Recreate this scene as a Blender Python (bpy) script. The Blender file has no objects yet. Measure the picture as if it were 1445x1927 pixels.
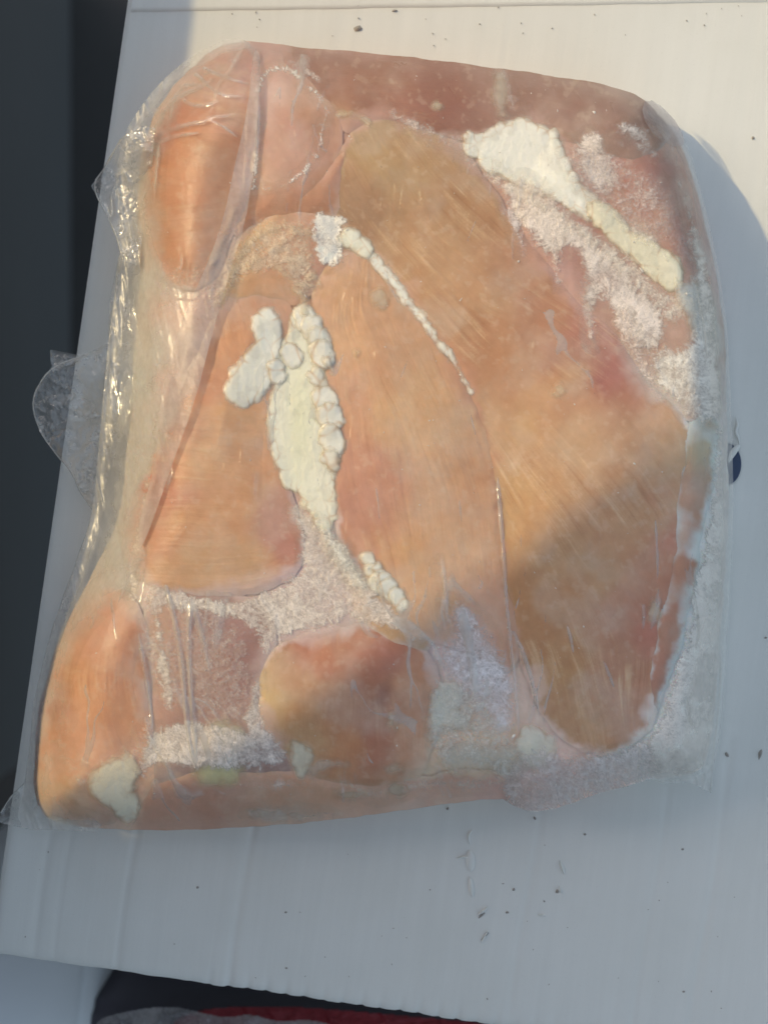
import bpy, math, random
import numpy as np
from math import radians as R
random.seed(7)

# ------------------------------------------------------------------ camera, sky, sun
HC = 0.52                     # camera height over the carton lid (m)
S = 0.000215                  # metres per photograph pixel on the lid
sc = bpy.context.scene
cam = bpy.data.objects.new('camera', bpy.data.cameras.new('camera'))
sc.collection.objects.link(cam)
cam.location = (0, 0, HC)
cam.data.sensor_fit = 'VERTICAL'
cam.data.angle = 2 * math.atan(1927 * S / 2 / HC)
cam.data.clip_start = 0.02
cam.data.clip_end = 500
cam.data.dof.use_dof = True
cam.data.dof.focus_distance = 0.495
cam.data.dof.aperture_fstop = 4.5
sc.camera = cam

SUN_EL = R(38)
SUN_DOWN = R(20)              # the light travels to the right and this much towards the bottom of the picture
to_sun = np.array([-math.cos(SUN_DOWN) * math.cos(SUN_EL), math.sin(SUN_DOWN) * math.cos(SUN_EL), math.sin(SUN_EL)])
w = bpy.data.worlds.new('World'); sc.world = w; w.use_nodes = True
nt = w.node_tree
bg = nt.nodes['Background']
sky = nt.nodes.new('ShaderNodeTexSky'); sky.sky_type = 'NISHITA'; sky.sun_disc = False
sky.sun_elevation = SUN_EL
sky.sun_rotation = math.atan2(to_sun[0], to_sun[1])
sky.air_density = 1.0; sky.dust_density = 3.0; sky.ozone_density = 1.0
hs = nt.nodes.new('ShaderNodeHueSaturation'); hs.inputs['Saturation'].default_value = 0.64; hs.inputs['Hue'].default_value = 0.48
nt.links.new(sky.outputs[0], hs.inputs['Color']); nt.links.new(hs.outputs[0], bg.inputs[0])
bg.inputs[1].default_value = 0.15
sl = bpy.data.lights.new('sun', 'SUN'); sl.energy = 2.0; sl.angle = R(0.5); sl.color = (.86, .66, .34)
so = bpy.data.objects.new('sun', sl); sc.collection.objects.link(so)
from mathutils import Vector
so.rotation_euler = Vector(to_sun).to_track_quat('Z', 'Y').to_euler()
so.location = (-2, 0.7, 2)
sc.view_settings.view_transform = 'Standard'
sc.view_settings.look = 'None'
sc.view_settings.exposure = 0.42
sc.view_settings.gamma = 1.0
sc.cycles.max_bounces = 8
sc.cycles.transparent_max_bounces = 16
sc.cycles.caustics_reflective = False
sc.cycles.caustics_refractive = False

# ------------------------------------------------------------------ helpers
def P(px, py, z=0.0):
    k = (HC - z) / HC
    return ((px - 722.5) * S * k, -(py - 963.5) * S * k, z)

def lin(c):
    c = np.asarray(c, float) / 255.0
    return np.where(c <= 0.04045, c / 12.92, ((c + 0.055) / 1.055) ** 2.4)

def tag(o, label=None, cat=None, group=None, kind=None):
    if label: o['label'] = label
    if cat: o['category'] = cat
    if group: o['group'] = group
    if kind: o['kind'] = kind
    return o

def empty(name, loc):
    o = bpy.data.objects.new(name, None); o.location = loc
    o.empty_display_size = 0.02
    sc.collection.objects.link(o); return o

def mesh_obj(name, verts, faces, mat, parent=None, smooth=True, attrs=None, origin=(0, 0, 0)):
    """verts Nx3 array, faces Mx4 or Mx3 array (or list) in world coordinates"""
    verts = np.asarray(verts, dtype=np.float64) - np.asarray(origin)
    me = bpy.data.meshes.new(name)
    if isinstance(faces, np.ndarray):
        n, k = faces.shape
        me.vertices.add(len(verts)); me.vertices.foreach_set('co', verts.astype(np.float32).ravel())
        me.loops.add(n * k); me.loops.foreach_set('vertex_index', faces.astype(np.int32).ravel())
        me.polygons.add(n)
        me.polygons.foreach_set('loop_start', np.arange(0, n * k, k, dtype=np.int32))
        me.update(calc_edges=True); me.validate()
    else:
        me.from_pydata([tuple(v) for v in verts], [], [tuple(f) for f in faces]); me.update()
    if smooth:
        me.polygons.foreach_set('use_smooth', np.ones(len(me.polygons), dtype=bool))
    for an, arr in (attrs or {}).items():
        a = me.attributes.new(an, 'FLOAT_COLOR', 'POINT')
        if arr.shape[1] == 3: arr = np.concatenate([arr, np.ones((len(arr), 1))], 1)
        a.data.foreach_set('color', arr.astype(np.float32).ravel())
    me.materials.append(mat)
    o = bpy.data.objects.new(name, me)
    sc.collection.objects.link(o)
    if parent is not None:
        o.parent = parent
        o.location = Vector(origin) - parent.location
    else:
        o.location = origin
    return o

# ---- noise on arrays
def _hash(ix, iy, seed):
    h = (ix.astype(np.int64) * 374761393 + iy.astype(np.int64) * 668265263 + seed * 1442695041) & 0xFFFFFFFF
    h = ((h ^ (h >> 13)) * 1274126177) & 0xFFFFFFFF
    h = h ^ (h >> 16)
    return (h & 0xFFFFFF) / float(0xFFFFFF)
def vnoise(x, y, seed=0):
    ix = np.floor(x); iy = np.floor(y); fx = x - ix; fy = y - iy
    fx = fx * fx * fx * (fx * (fx * 6 - 15) + 10); fy = fy * fy * fy * (fy * (fy * 6 - 15) + 10)
    a = _hash(ix, iy, seed); b = _hash(ix + 1, iy, seed); c = _hash(ix, iy + 1, seed); d = _hash(ix + 1, iy + 1, seed)
    return (a * (1 - fx) + b * fx) * (1 - fy) + (c * (1 - fx) + d * fx) * fy
def fbm(x, y, sc_, octv=4, seed=0, gain=0.5):
    v = 0; a = 1; t = 0; f = 1.0 / sc_
    for o in range(octv):
        ca, sa = math.cos(o * 1.1 + seed), math.sin(o * 1.1 + seed)
        v = v + a * vnoise((x * ca - y * sa) * f + 17.3 * o, (x * sa + y * ca) * f - 9.1 * o, seed + o * 31); t += a; a *= gain; f *= 2.03
    return v / t * 2 - 1
def ridged(x, y, sc_, octv=3, seed=0):
    v = 0; a = 1; t = 0; f = sc_
    for o in range(octv):
        v = v + a * (1 - np.abs(fbm(x, y, f, 2, seed + 7 * o) * 2.2)).clip(0, 1) ** 3; t += a; a *= 0.5; f /= 2.1
    return v / t
def worley(x, y, sc_, seed=0):
    """F1 and F2 distances in cell units"""
    x = x / sc_; y = y / sc_; ix = np.floor(x); iy = np.floor(y)
    f1 = np.full(x.shape, 9.0); f2 = np.full(x.shape, 9.0)
    for dx in (-1, 0, 1):
        for dy in (-1, 0, 1):
            cx = ix + dx; cy = iy + dy
            d = np.hypot(cx + _hash(cx, cy, seed) - x, cy + _hash(cx, cy, seed + 5) - y)
            f2 = np.minimum(f2, np.maximum(f1, d)); f1 = np.minimum(f1, d)
    return f1, f2
def smooth01(t):
    t = np.clip(t, 0, 1); return t * t * (3 - 2 * t)

# ---- the working grid in photograph pixels
STEP = 2.0
X0, X1, Y0, Y1 = -20, 1410, 40, 1600
gx = np.arange(X0, X1 + 1, STEP); gy = np.arange(Y0, Y1 + 1, STEP)
GX, GY = np.meshgrid(gx, gy)
NY, NX = GX.shape

WIN = ['GX', 'GY', 'ZTOP', 'ZC', 'dB', 'dBw', 'dBag', 'SMT', 'ZB', 'ZLEFT', 'WRL']
class Win:
    """work on a cut-out of the grid only"""
    def __init__(s_, pts, m=70):
        p = np.concatenate([np.asarray(q, float)[:, :2] for q in pts]); s_.b = (p.min(0) - m, p.max(0) + m)
    def __enter__(s_):
        G = globals(); s_.old = {k: G[k] for k in WIN + ['X0', 'Y0', 'NX', 'NY'] if k in G}
        i0 = max(0, int((s_.b[0][0] - X0) / STEP)); i1 = min(NX, int((s_.b[1][0] - X0) / STEP) + 2)
        j0 = max(0, int((s_.b[0][1] - Y0) / STEP)); j1 = min(NY, int((s_.b[1][1] - Y0) / STEP) + 2)
        for k in WIN:
            if k in G: G[k] = G[k][j0:j1, i0:i1]
        G['X0'] = X0 + i0 * STEP; G['Y0'] = Y0 + j0 * STEP; G['NX'] = i1 - i0; G['NY'] = j1 - j0
        return s_
    def __exit__(s_, *a):
        globals().update(s_.old)

def blur(a, sig):
    """gaussian blur, sigma in photograph pixels"""
    s = sig / STEP; pad = int(3 * s) + 1
    b = np.pad(a, pad, mode='edge')
    fy = np.fft.fftfreq(b.shape[0])[:, None]; fx = np.fft.rfftfreq(b.shape[1])[None, :]
    g = np.exp(-2 * (np.pi * s) ** 2 * (fx ** 2 + fy ** 2))
    return np.fft.irfft2(np.fft.rfft2(b) * g, s=b.shape)[pad:-pad, pad:-pad]

def chaikin(p, n=2, closed=True):
    p = np.asarray(p, float)
    for _ in range(n):
        q = np.roll(p, -1, 0) if closed else p[1:]
        a = p if closed else p[:-1]
        r = np.empty((2 * len(a), p.shape[1])); r[0::2] = a * .75 + q * .25; r[1::2] = a * .25 + q * .75
        if not closed: r = np.vstack([p[:1], r, p[-1:]])
        p = r
    return p

def sdf(poly, smooth=2):
    """signed distance to a polygon in px, positive inside"""
    p = chaikin(poly, smooth) if smooth else np.asarray(poly, float)
    q = np.roll(p, -1, 0)
    lo = p.min(0) - 90; hi = p.max(0) + 90
    i0 = max(0, int((lo[0] - X0) / STEP)); i1 = min(NX, int((hi[0] - X0) / STEP) + 2)
    j0 = max(0, int((lo[1] - Y0) / STEP)); j1 = min(NY, int((hi[1] - Y0) / STEP) + 2)
    out = np.full((NY, NX), -90.0)
    x = GX[j0:j1, i0:i1]; y = GY[j0:j1, i0:i1]
    d2 = np.full(x.shape, 1e12); ins = np.zeros(x.shape, bool)
    for (ax, ay), (bx, by) in zip(p, q):
        ex, ey = bx - ax, by - ay; L = ex * ex + ey * ey + 1e-9
        t = np.clip(((x - ax) * ex + (y - ay) * ey) / L, 0, 1)
        d2 = np.minimum(d2, (x - ax - t * ex) ** 2 + (y - ay - t * ey) ** 2)
        if ay != by:
            c = ((ay > y) != (by > y)) & (x < (bx - ax) * (y - ay) / (by - ay) + ax); ins ^= c
    out[j0:j1, i0:i1] = np.where(ins, 1, -1) * np.sqrt(d2)
    return np.maximum(out, -90)

def stroke(pts, w0, w1=None):
    """distance field of a tapering polyline, positive inside"""
    pts = np.asarray(pts, float); w1 = w0 if w1 is None else w1
    pts = chaikin(pts, 2, closed=False) if len(pts) > 2 else pts
    out = np.full((NY, NX), -90.0); n = len(pts) - 1
    lo = pts.min(0) - 60; hi = pts.max(0) + 60
    i0 = max(0, int((lo[0] - X0) / STEP)); i1 = min(NX, int((hi[0] - X0) / STEP) + 2)
    j0 = max(0, int((lo[1] - Y0) / STEP)); j1 = min(NY, int((hi[1] - Y0) / STEP) + 2)
    x = GX[j0:j1, i0:i1]; y = GY[j0:j1, i0:i1]; o = np.full(x.shape, -90.0)
    for k in range(n):
        (ax, ay), (bx, by) = pts[k], pts[k + 1]
        ex, ey = bx - ax, by - ay; L = ex * ex + ey * ey + 1e-9
        t = np.clip(((x - ax) * ex + (y - ay) * ey) / L, 0, 1)
        ww = w0 + (w1 - w0) * (k + t) / n
        o = np.maximum(o, ww - np.hypot(x - ax - t * ex, y - ay - t * ey))
    out[j0:j1, i0:i1] = o
    return out

def samp(a, x, y):
    fx = np.clip((x - X0) / STEP, 0, NX - 1.001); fy = np.clip((y - Y0) / STEP, 0, NY - 1.001)
    i = fx.astype(int); j = fy.astype(int); u = fx - i; v = fy - j
    if a.ndim == 3: u = u[:, None]; v = v[:, None]
    return (a[j, i] * (1 - u) + a[j, i + 1] * u) * (1 - v) + (a[j + 1, i] * (1 - u) + a[j + 1, i + 1] * u) * v

def patch(name, D, Z, mat, parent, attrs=None, stride=1, skirt=None, drop=None):
    """mesh of the height map Z over the region D > 0; rim vertices are pulled onto the contour.
    skirt: (inset px, z) closes the sheet down to a floor. drop: cells where it is True are left out."""
    d = D[::stride, ::stride]; x = GX[::stride, ::stride].copy(); y = GY[::stride, ::stride].copy()
    gyy, gxx = np.gradient(d, STEP * stride); gn = np.hypot(gxx, gyy) + 1e-6
    ins = d > 0
    cell = ins[:-1, :-1] | ins[1:, :-1] | ins[:-1, 1:] | ins[1:, 1:]
    if drop is not None:
        dr = drop[::stride, ::stride]
        cell &= ~(dr[:-1, :-1] & dr[1:, :-1] & dr[:-1, 1:] & dr[1:, 1:])
    used = np.zeros(d.shape, bool)
    used[:-1, :-1] |= cell; used[1:, :-1] |= cell; used[:-1, 1:] |= cell; used[1:, 1:] |= cell
    out = used & ~ins
    lim = STEP * stride * 1.3
    mv = np.clip(-d / gn, 0, lim) * out
    x = x + gxx / gn * mv; y = y + gyy / gn * mv
    idx = -np.ones(d.shape, int); idx[used] = np.arange(used.sum())
    xs = x[used]; ys = y[used]
    zs = samp(Z, xs, ys)
    k = (HC - zs) / HC
    V = np.stack([(xs - 722.5) * S * k, -(ys - 963.5) * S * k, zs], 1)
    a = idx[:-1, :-1][cell]; b = idx[1:, :-1][cell]; c = idx[1:, 1:][cell]; e = idx[:-1, 1:][cell]
    F = np.stack([a, b, c, e], 1)
    A = {n_: samp(m_, xs, ys) for n_, m_ in (attrs or {}).items()}
    if skirt:
        # rim edges: edges used by one cell only
        ed = np.concatenate([F[:, [0, 1]], F[:, [1, 2]], F[:, [2, 3]], F[:, [3, 0]]])
        key = np.sort(ed, 1); kk = key[:, 0] * (len(V) + 1) + key[:, 1]
        u, inv, cnt = np.unique(kk, return_inverse=True, return_counts=True)
        rim = ed[cnt[inv] == 1]
        rv = np.unique(rim); m = -np.ones(len(V), int); m[rv] = len(V) + np.arange(len(rv))
        gxs = samp(np.gradient(blur(D, 8), STEP)[1], xs[rv], ys[rv]); gys = samp(np.gradient(blur(D, 8), STEP)[0], xs[rv], ys[rv])
        g = np.hypot(gxs, gys) + 1e-6
        lv = V[rv].copy(); lv[:, 0] += gxs / g * skirt[0] * S; lv[:, 1] -= gys / g * skirt[0] * S; lv[:, 2] = skirt[1]
        V = np.vstack([V, lv]); F = np.vstack([F, np.stack([rim[:, 1], rim[:, 0], m[rim[:, 0]], m[rim[:, 1]]], 1)])
        A = {n_: np.vstack([v_, v_[rv]]) for n_, v_ in A.items()}
    cx, cy = V[:, 0].mean(), V[:, 1].mean()
    return mesh_obj(name, V, F, mat, parent, attrs=A, origin=(float(cx), float(cy), float(V[:, 2].min())))

def lic(ang, seed, L=26, sz=1.0, aniso=None):
    """streaks of noise drawn out along the direction field ang (radians, y down)"""
    rng = np.random.default_rng(seed)
    n = rng.random((NY, NX))
    if sz > 1: n = blur(n, sz * STEP * .5); n = (n - n.mean()) / n.std() * .29 + .5
    vx = np.cos(ang); vy = np.sin(ang)
    acc = n.copy(); cnt = 1
    for sgn in (1, -1):
        fx = np.tile(np.arange(NX, dtype=float), (NY, 1)); fy = np.tile(np.arange(NY, dtype=float)[:, None], (1, NX))
        for k in range(L):
            i = np.clip(fx.round().astype(int), 0, NX - 1); j = np.clip(fy.round().astype(int), 0, NY - 1)
            fx = fx + vx[j, i] * sgn; fy = fy + vy[j, i] * sgn
            i = np.clip(fx.round().astype(int), 0, NX - 1); j = np.clip(fy.round().astype(int), 0, NY - 1)
            acc = acc + n[j, i]; cnt += 1
    acc = acc / cnt
    return (acc - acc.mean()) / acc.std()

# ------------------------------------------------------------------ materials
def new_mat(name):
    m = bpy.data.materials.new(name); m.use_nodes = True
    return m, m.node_tree, m.node_tree.nodes['Principled BSDF']
def N(nt, t, **kw):
    n = nt.nodes.new(t)
    for k, v in kw.items():
        if hasattr(n, k) and k not in n.inputs.keys(): setattr(n, k, v)
        else: n.inputs[k].default_value = v
    return n
def lk(nt, a, b): nt.links.new(a, b)
def noise(nt, scale, detail=4, rough=.55, vec=None):
    n = N(nt, 'ShaderNodeTexNoise', Scale=scale, Detail=detail, Roughness=rough)
    if vec is None:
        tc = N(nt, 'ShaderNodeNewGeometry'); vec = tc.outputs['Position']
    lk(nt, vec, n.inputs['Vector']); return n
def math_(nt, op, a, b=None, clamp=False):
    n = N(nt, 'ShaderNodeMath', operation=op, use_clamp=clamp)
    for i, v in enumerate((a, b)):
        if v is None: continue
        if isinstance(v, (int, float)): n.inputs[i].default_value = v
        else: lk(nt, v, n.inputs[i])
    return n.outputs[0]
def mixc(nt, f, a, b, mode='MIX'):
    n = N(nt, 'ShaderNodeMix', data_type='RGBA', blend_type=mode)
    for s_, v in ((0, f), (6, a), (7, b)):
        if isinstance(v, (int, float)): n.inputs[s_].default_value = v
        elif isinstance(v, tuple): n.inputs[s_].default_value = (*v, 1) if len(v) == 3 else v
        else: lk(nt, v, n.inputs[s_])
    return n.outputs[2]
def ramp(nt, f, stops):
    r = N(nt, 'ShaderNodeValToRGB'); e = r.color_ramp.elements
    e[0].position, e[0].color = stops[0][0], (*stops[0][1], 1)
    e[1].position, e[1].color = stops[-1][0], (*stops[-1][1], 1)
    for p_, c_ in stops[1:-1]:
        q = e.new(p_); q.color = (*c_, 1)
    lk(nt, f, r.inputs[0]); return r.outputs[0]
def bump(nt, h, dist, strength=1.0, normal=None):
    b = N(nt, 'ShaderNodeBump', Strength=strength, Distance=dist); lk(nt, h, b.inputs['Height'])
    if normal is not None: lk(nt, normal, b.inputs['Normal'])
    return b.outputs[0]

def meat_material():
    m, nt, p = new_mat('frozen_meat')
    at = N(nt, 'ShaderNodeAttribute', attribute_name='tint')
    fx = N(nt, 'ShaderNodeAttribute', attribute_name='detail')
    sep = N(nt, 'ShaderNodeSeparateColor'); lk(nt, fx.outputs['Color'], sep.inputs[0])
    n1 = noise(nt, 420, 5, .6); n2 = noise(nt, 2600, 3, .6)
    col = mixc(nt, math_(nt, 'MULTIPLY', n1.outputs[0], .35), at.outputs['Color'], mixc(nt, 1.0, at.outputs['Color'], (.80, .72, .66), 'MULTIPLY'))
    col = mixc(nt, math_(nt, 'MULTIPLY', n2.outputs[0], .12), col, (.9, .72, .52))
    lk(nt, col, p.inputs['Base Color'])
    p.inputs['Roughness'].default_value = .5
    p.inputs['Specular IOR Level'].default_value = .25
    p.inputs['Subsurface Weight'].default_value = .35
    p.inputs['Subsurface Radius'].default_value = (1.0, .45, .25)
    p.inputs['Subsurface Scale'].default_value = .0035
    p.inputs['Coat Weight'].default_value = .32
    tcg = N(nt, 'ShaderNodeNewGeometry'); mpw = N(nt, 'ShaderNodeMapping'); mpw.inputs['Scale'].default_value = (1, .16, .5); mpw.inputs['Rotation'].default_value = (0, 0, R(4))
    lk(nt, tcg.outputs['Position'], mpw.inputs['Vector'])
    wn = noise(nt, 75, 2, .5, mpw.outputs[0])
    wr_ = math_(nt, 'POWER', math_(nt, 'SUBTRACT', 1.0, math_(nt, 'ABSOLUTE', math_(nt, 'MULTIPLY', math_(nt, 'SUBTRACT', wn.outputs[0], .5), 14.0)), True), 2.0)
    wn2 = noise(nt, 40, 3, .5); wr_ = math_(nt, 'MULTIPLY', wr_, ramp(nt, wn2.outputs[0], [(.5, (0,) * 3), (.62, (1,) * 3)]))
    lk(nt, math_(nt, 'SUBTRACT', math_(nt, 'ADD', math_(nt, 'MULTIPLY', noise(nt, 130, 3).outputs[0], .35), .26), math_(nt, 'MULTIPLY', wr_, .22)), p.inputs['Coat Roughness'])
    p.inputs['Coat IOR'].default_value = 1.45
    nb = bump(nt, n2.outputs[0], .00012, .5)
    nb = bump(nt, n1.outputs[0], .0004, .35, nb)
    lk(nt, nb, p.inputs['Normal'])
    c1 = noise(nt, 160, 4, .5)
    cb = bump(nt, wr_, .0007, .8, bump(nt, c1.outputs[0], .0012, .5))
    cb = bump(nt, noise(nt, 1500, 2, .5).outputs[0], .00015, .35, cb)
    lk(nt, cb, p.inputs['Coat Normal'])
    return m

def fat_material():
    m, nt, p = new_mat('frozen_fat')
    at = N(nt, 'ShaderNodeAttribute', attribute_name='tint')
    n1 = noise(nt, 700, 5, .6)
    col = mixc(nt, math_(nt, 'MULTIPLY', n1.outputs[0], .3), at.outputs['Color'], mixc(nt, 1.0, at.outputs['Color'], (.86, .80, .66), 'MULTIPLY'))
    lk(nt, col, p.inputs['Base Color'])
    fx = N(nt, 'ShaderNodeAttribute', attribute_name='detail'); lk(nt, fx.outputs['Fac'], p.inputs['Alpha'])
    p.inputs['Roughness'].default_value = .5
    p.inputs['Subsurface Weight'].default_value = .15
    p.inputs['Subsurface Radius'].default_value = (1.0, .8, .5); p.inputs['Subsurface Scale'].default_value = .002
    p.inputs['Coat Weight'].default_value = .4; p.inputs['Coat Roughness'].default_value = .25
    lk(nt, bump(nt, n1.outputs[0], .0005, .45, bump(nt, noise(nt, 2500, 3).outputs[0], .0001, .6)), p.inputs['Normal'])
    return m

def frost_material():
    m, nt, p = new_mat('ice_crystals')
    at = N(nt, 'ShaderNodeAttribute', attribute_name='tint')
    fx = N(nt, 'ShaderNodeAttribute', attribute_name='detail')
    sep = N(nt, 'ShaderNodeSeparateColor'); lk(nt, fx.outputs['Color'], sep.inputs[0])
    v = N(nt, 'ShaderNodeTexVoronoi', Scale=1500.0); v.feature = 'F1'
    g = N(nt, 'ShaderNodeNewGeometry'); lk(nt, g.outputs['Position'], v.inputs['Vector'])
    n2 = noise(nt, 2200, 4, .7)
    col = mixc(nt, 1.0, at.outputs['Color'], ramp(nt, n2.outputs[0], [(.3, (.90, .87, .85)), (.62, (1.08, 1.08, 1.08))]), 'MULTIPLY')
    lk(nt, col, p.inputs['Base Color'])
    a = math_(nt, 'ADD', sep.outputs[0], math_(nt, 'MULTIPLY', math_(nt, 'SUBTRACT', n2.outputs[0], .5), .65), True)
    a = math_(nt, 'MULTIPLY', a, sep.outputs[1])
    lk(nt, a, p.inputs['Alpha'])
    p.inputs['Roughness'].default_value = .32
    p.inputs['Specular IOR Level'].default_value = .5
    p.inputs['Coat Weight'].default_value = .15; p.inputs['Coat Roughness'].default_value = .08
    nb = bump(nt, v.outputs['Distance'], .00025, .6)
    nb = bump(nt, n2.outputs[0], .0002, .7, nb)
    lk(nt, nb, p.inputs['Normal']); lk(nt, nb, p.inputs['Coat Normal'])
    return m

def film_material(name='clear_film', milk=.20, tint=(.90, .88, .84), rough=.10, wob=.0012, gl=1.0):
    m = bpy.data.materials.new(name); m.use_nodes = True; nt = m.node_tree
    nt.nodes.remove(nt.nodes['Principled BSDF']); out = nt.nodes['Material Output']
    n1 = noise(nt, 90, 5, .6); n2 = noise(nt, 900, 3, .6)
    nb = bump(nt, n1.outputs[0], wob * 2, .6)
    nb = bump(nt, n2.outputs[0], wob * .12, .5, nb)
    tr = N(nt, 'ShaderNodeBsdfTransparent', Color=(.97, .97, .965, 1))
    df = N(nt, 'ShaderNodeBsdfDiffuse', Color=(*tint, 1)); tl = N(nt, 'ShaderNodeBsdfTranslucent', Color=(*tint, 1))
    dm = N(nt, 'ShaderNodeMixShader', Fac=.35); lk(nt, df.outputs[0], dm.inputs[1]); lk(nt, tl.outputs[0], dm.inputs[2])
    gs = N(nt, 'ShaderNodeBsdfGlossy', Color=(1, 1, 1, 1), Roughness=rough); lk(nt, nb, gs.inputs['Normal'])
    fa = N(nt, 'ShaderNodeAttribute', attribute_name='fade')
    a = math_(nt, 'MULTIPLY', ramp(nt, noise(nt, 60, 6, .65).outputs[0], [(.3, (.45,) * 3), (.7, (1.6,) * 3)]), milk, True)
    a = math_(nt, 'MULTIPLY', a, fa.outputs['Fac'])
    m1 = N(nt, 'ShaderNodeMixShader'); lk(nt, a, m1.inputs[0]); lk(nt, tr.outputs[0], m1.inputs[1]); lk(nt, dm.outputs[0], m1.inputs[2])
    fr = N(nt, 'ShaderNodeLayerWeight', Blend=.5); lk(nt, nb, fr.inputs['Normal'])
    sch = math_(nt, 'ADD', math_(nt, 'MULTIPLY', math_(nt, 'POWER', fr.outputs['Facing'], 5.0), .35), .055)
    m2 = N(nt, 'ShaderNodeMixShader'); lk(nt, math_(nt, 'MULTIPLY', math_(nt, 'MULTIPLY', sch, gl, True), fa.outputs['Fac']), m2.inputs[0])
    lk(nt, m1.outputs[0], m2.inputs[1]); lk(nt, gs.outputs[0], m2.inputs[2])
    lk(nt, m2.outputs[0], out.inputs['Surface'])
    return m

M_MEAT = meat_material(); M_FAT = fat_material(); M_FROST = frost_material()
M_FILM = film_material(milk=.30, rough=.30, wob=.0005, gl=.8)
M_BAND = film_material('folded_film', milk=.46, tint=(.74, .66, .64), rough=.38, gl=.32, wob=.0006)
M_CLEAR = film_material('clinging_film', milk=.06, rough=.34, gl=.18, wob=.0008)
M_FLAP = film_material('thin_film', milk=.28, tint=(.88, .88, .86), rough=.10, gl=1.8)
M_CREASE = film_material('tight_film', milk=.12, rough=.09, gl=1.8, wob=.0004)

# ------------------------------------------------------------------ where the bag and the block lie
BAG = [(440,68),(545,85),(720,100),(850,115),(1000,135),(1150,158),(1215,180),(1252,205),(1282,248),(1307,312),(1336,430),(1356,530),(1367,620),(1371,700),(1376,830),(1378,960),(1373,1080),(1364,1200),(1359,1300),(1350,1400),(1338,1450),(1335,1492),(1312,1474),(1240,1470),(1180,1484),(1120,1500),(1060,1522),(1000,1533),(965,1520),(942,1503),(800,1522),(640,1545),(480,1560),(330,1566),(200,1566),(90,1560),(40,1555),(48,1480),(58,1400),(64,1330),(75,1280),(95,1200),(150,1050),(178,965),(192,800),(200,700),(218,560),(230,485),(226,400),(222,320),(235,255),(262,210),(300,160),(360,108)]
BLOCK = [(440,72),(545,87),(720,102),(850,117),(1000,137),(1150,160),(1210,184),(1240,215),(1275,260),(1300,320),(1330,440),(1350,535),(1362,620),(1365,700),(1368,830),(1370,960),(1362,1080),(1353,1200),(1347,1300),(1336,1400),(1318,1455),(1240,1462),(1180,1478),(1120,1496),(1060,1518),(1000,1529),(965,1516),(940,1500),(800,1519),(640,1542),(480,1557),(330,1562),(200,1560),(95,1550),(62,1500),(66,1400),(74,1330),(88,1280),(110,1200),(175,1080),(225,980),(240,860),(250,700),(262,560),(262,480),(258,400),(262,310),(280,240),(310,180),(370,115)]
dB = sdf(BLOCK, 1) ; dBag = sdf(BAG, 1)
wob = fbm(GX, GY, 60, 4, 3) * 4
dBw = dB + blur(fbm(GX, GY, 30, 3, 4), 3) * 2.5

# far-edge of each side: how wide the rounded shoulder is
wR = np.clip((GX - 900) / 400, 0, 1); wBt = np.clip((GY - 1200) / 300, 0, 1); wL = np.clip((520 - GX) / 250, 0, 1); wT = np.clip((420 - GY) / 200, 0, 1)
RAD = 105 + 0 * GX + 35 * wL + 25 * wT + 10 * wBt - 30 * wR
t = np.clip(dB / RAD, 0, 1)
HTOP = .048 + .003 * fbm(GX, GY, 420, 2, 9)
Z0 = .016
ZC = Z0 + (HTOP - Z0) * (1 - (1 - t) ** 2.2) ** .62
ZC = blur(ZC, 6) - .0016

# ------------------------------------------------------------------ colour anchors (as seen in sun 'L' or in shade 'H')
ILL = {'L': np.array([.62, .56, .43]) / .75, 'H': np.array([.31, .335, .345]) / .75}
def anchors(lst):
    pts = np.array([(a[0], a[1]) for a in lst], float)
    cols = np.array([np.clip(lin(a[3:]) / ILL[a[2]], 0.01, .92) for a in lst])
    X = GX + fbm(GX, GY, 90, 3, 21) * 45; Y = GY + fbm(GX, GY, 90, 3, 22) * 45
    num = np.zeros((NY, NX, 3)); den = np.zeros((NY, NX))
    for (ax, ay), c in zip(pts, cols):
        wgt = 1.0 / ((X - ax) ** 2 + (Y - ay) ** 2 + 400) ** 1.6
        num += wgt[..., None] * c; den += wgt
    return num / den[..., None]

def angle_field(smp):
    cx = np.zeros((NY, NX)); sx = np.zeros((NY, NX))
    for x, y, a in smp:
        wgt = 1.0 / ((GX - x) ** 2 + (GY - y) ** 2 + 900) ** 1.5
        cx += wgt * math.cos(2 * R(a)); sx += wgt * math.sin(2 * R(a))
    return .5 * np.arctan2(sx, cx) + fbm(GX, GY, 55, 3, 77) * .16

root = empty('frozen_chicken_bag', (0, 0, 0))
tag(root, 'clear plastic bag of frozen raw chicken breasts frozen into one block on the white carton', 'frozen chicken')

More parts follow.
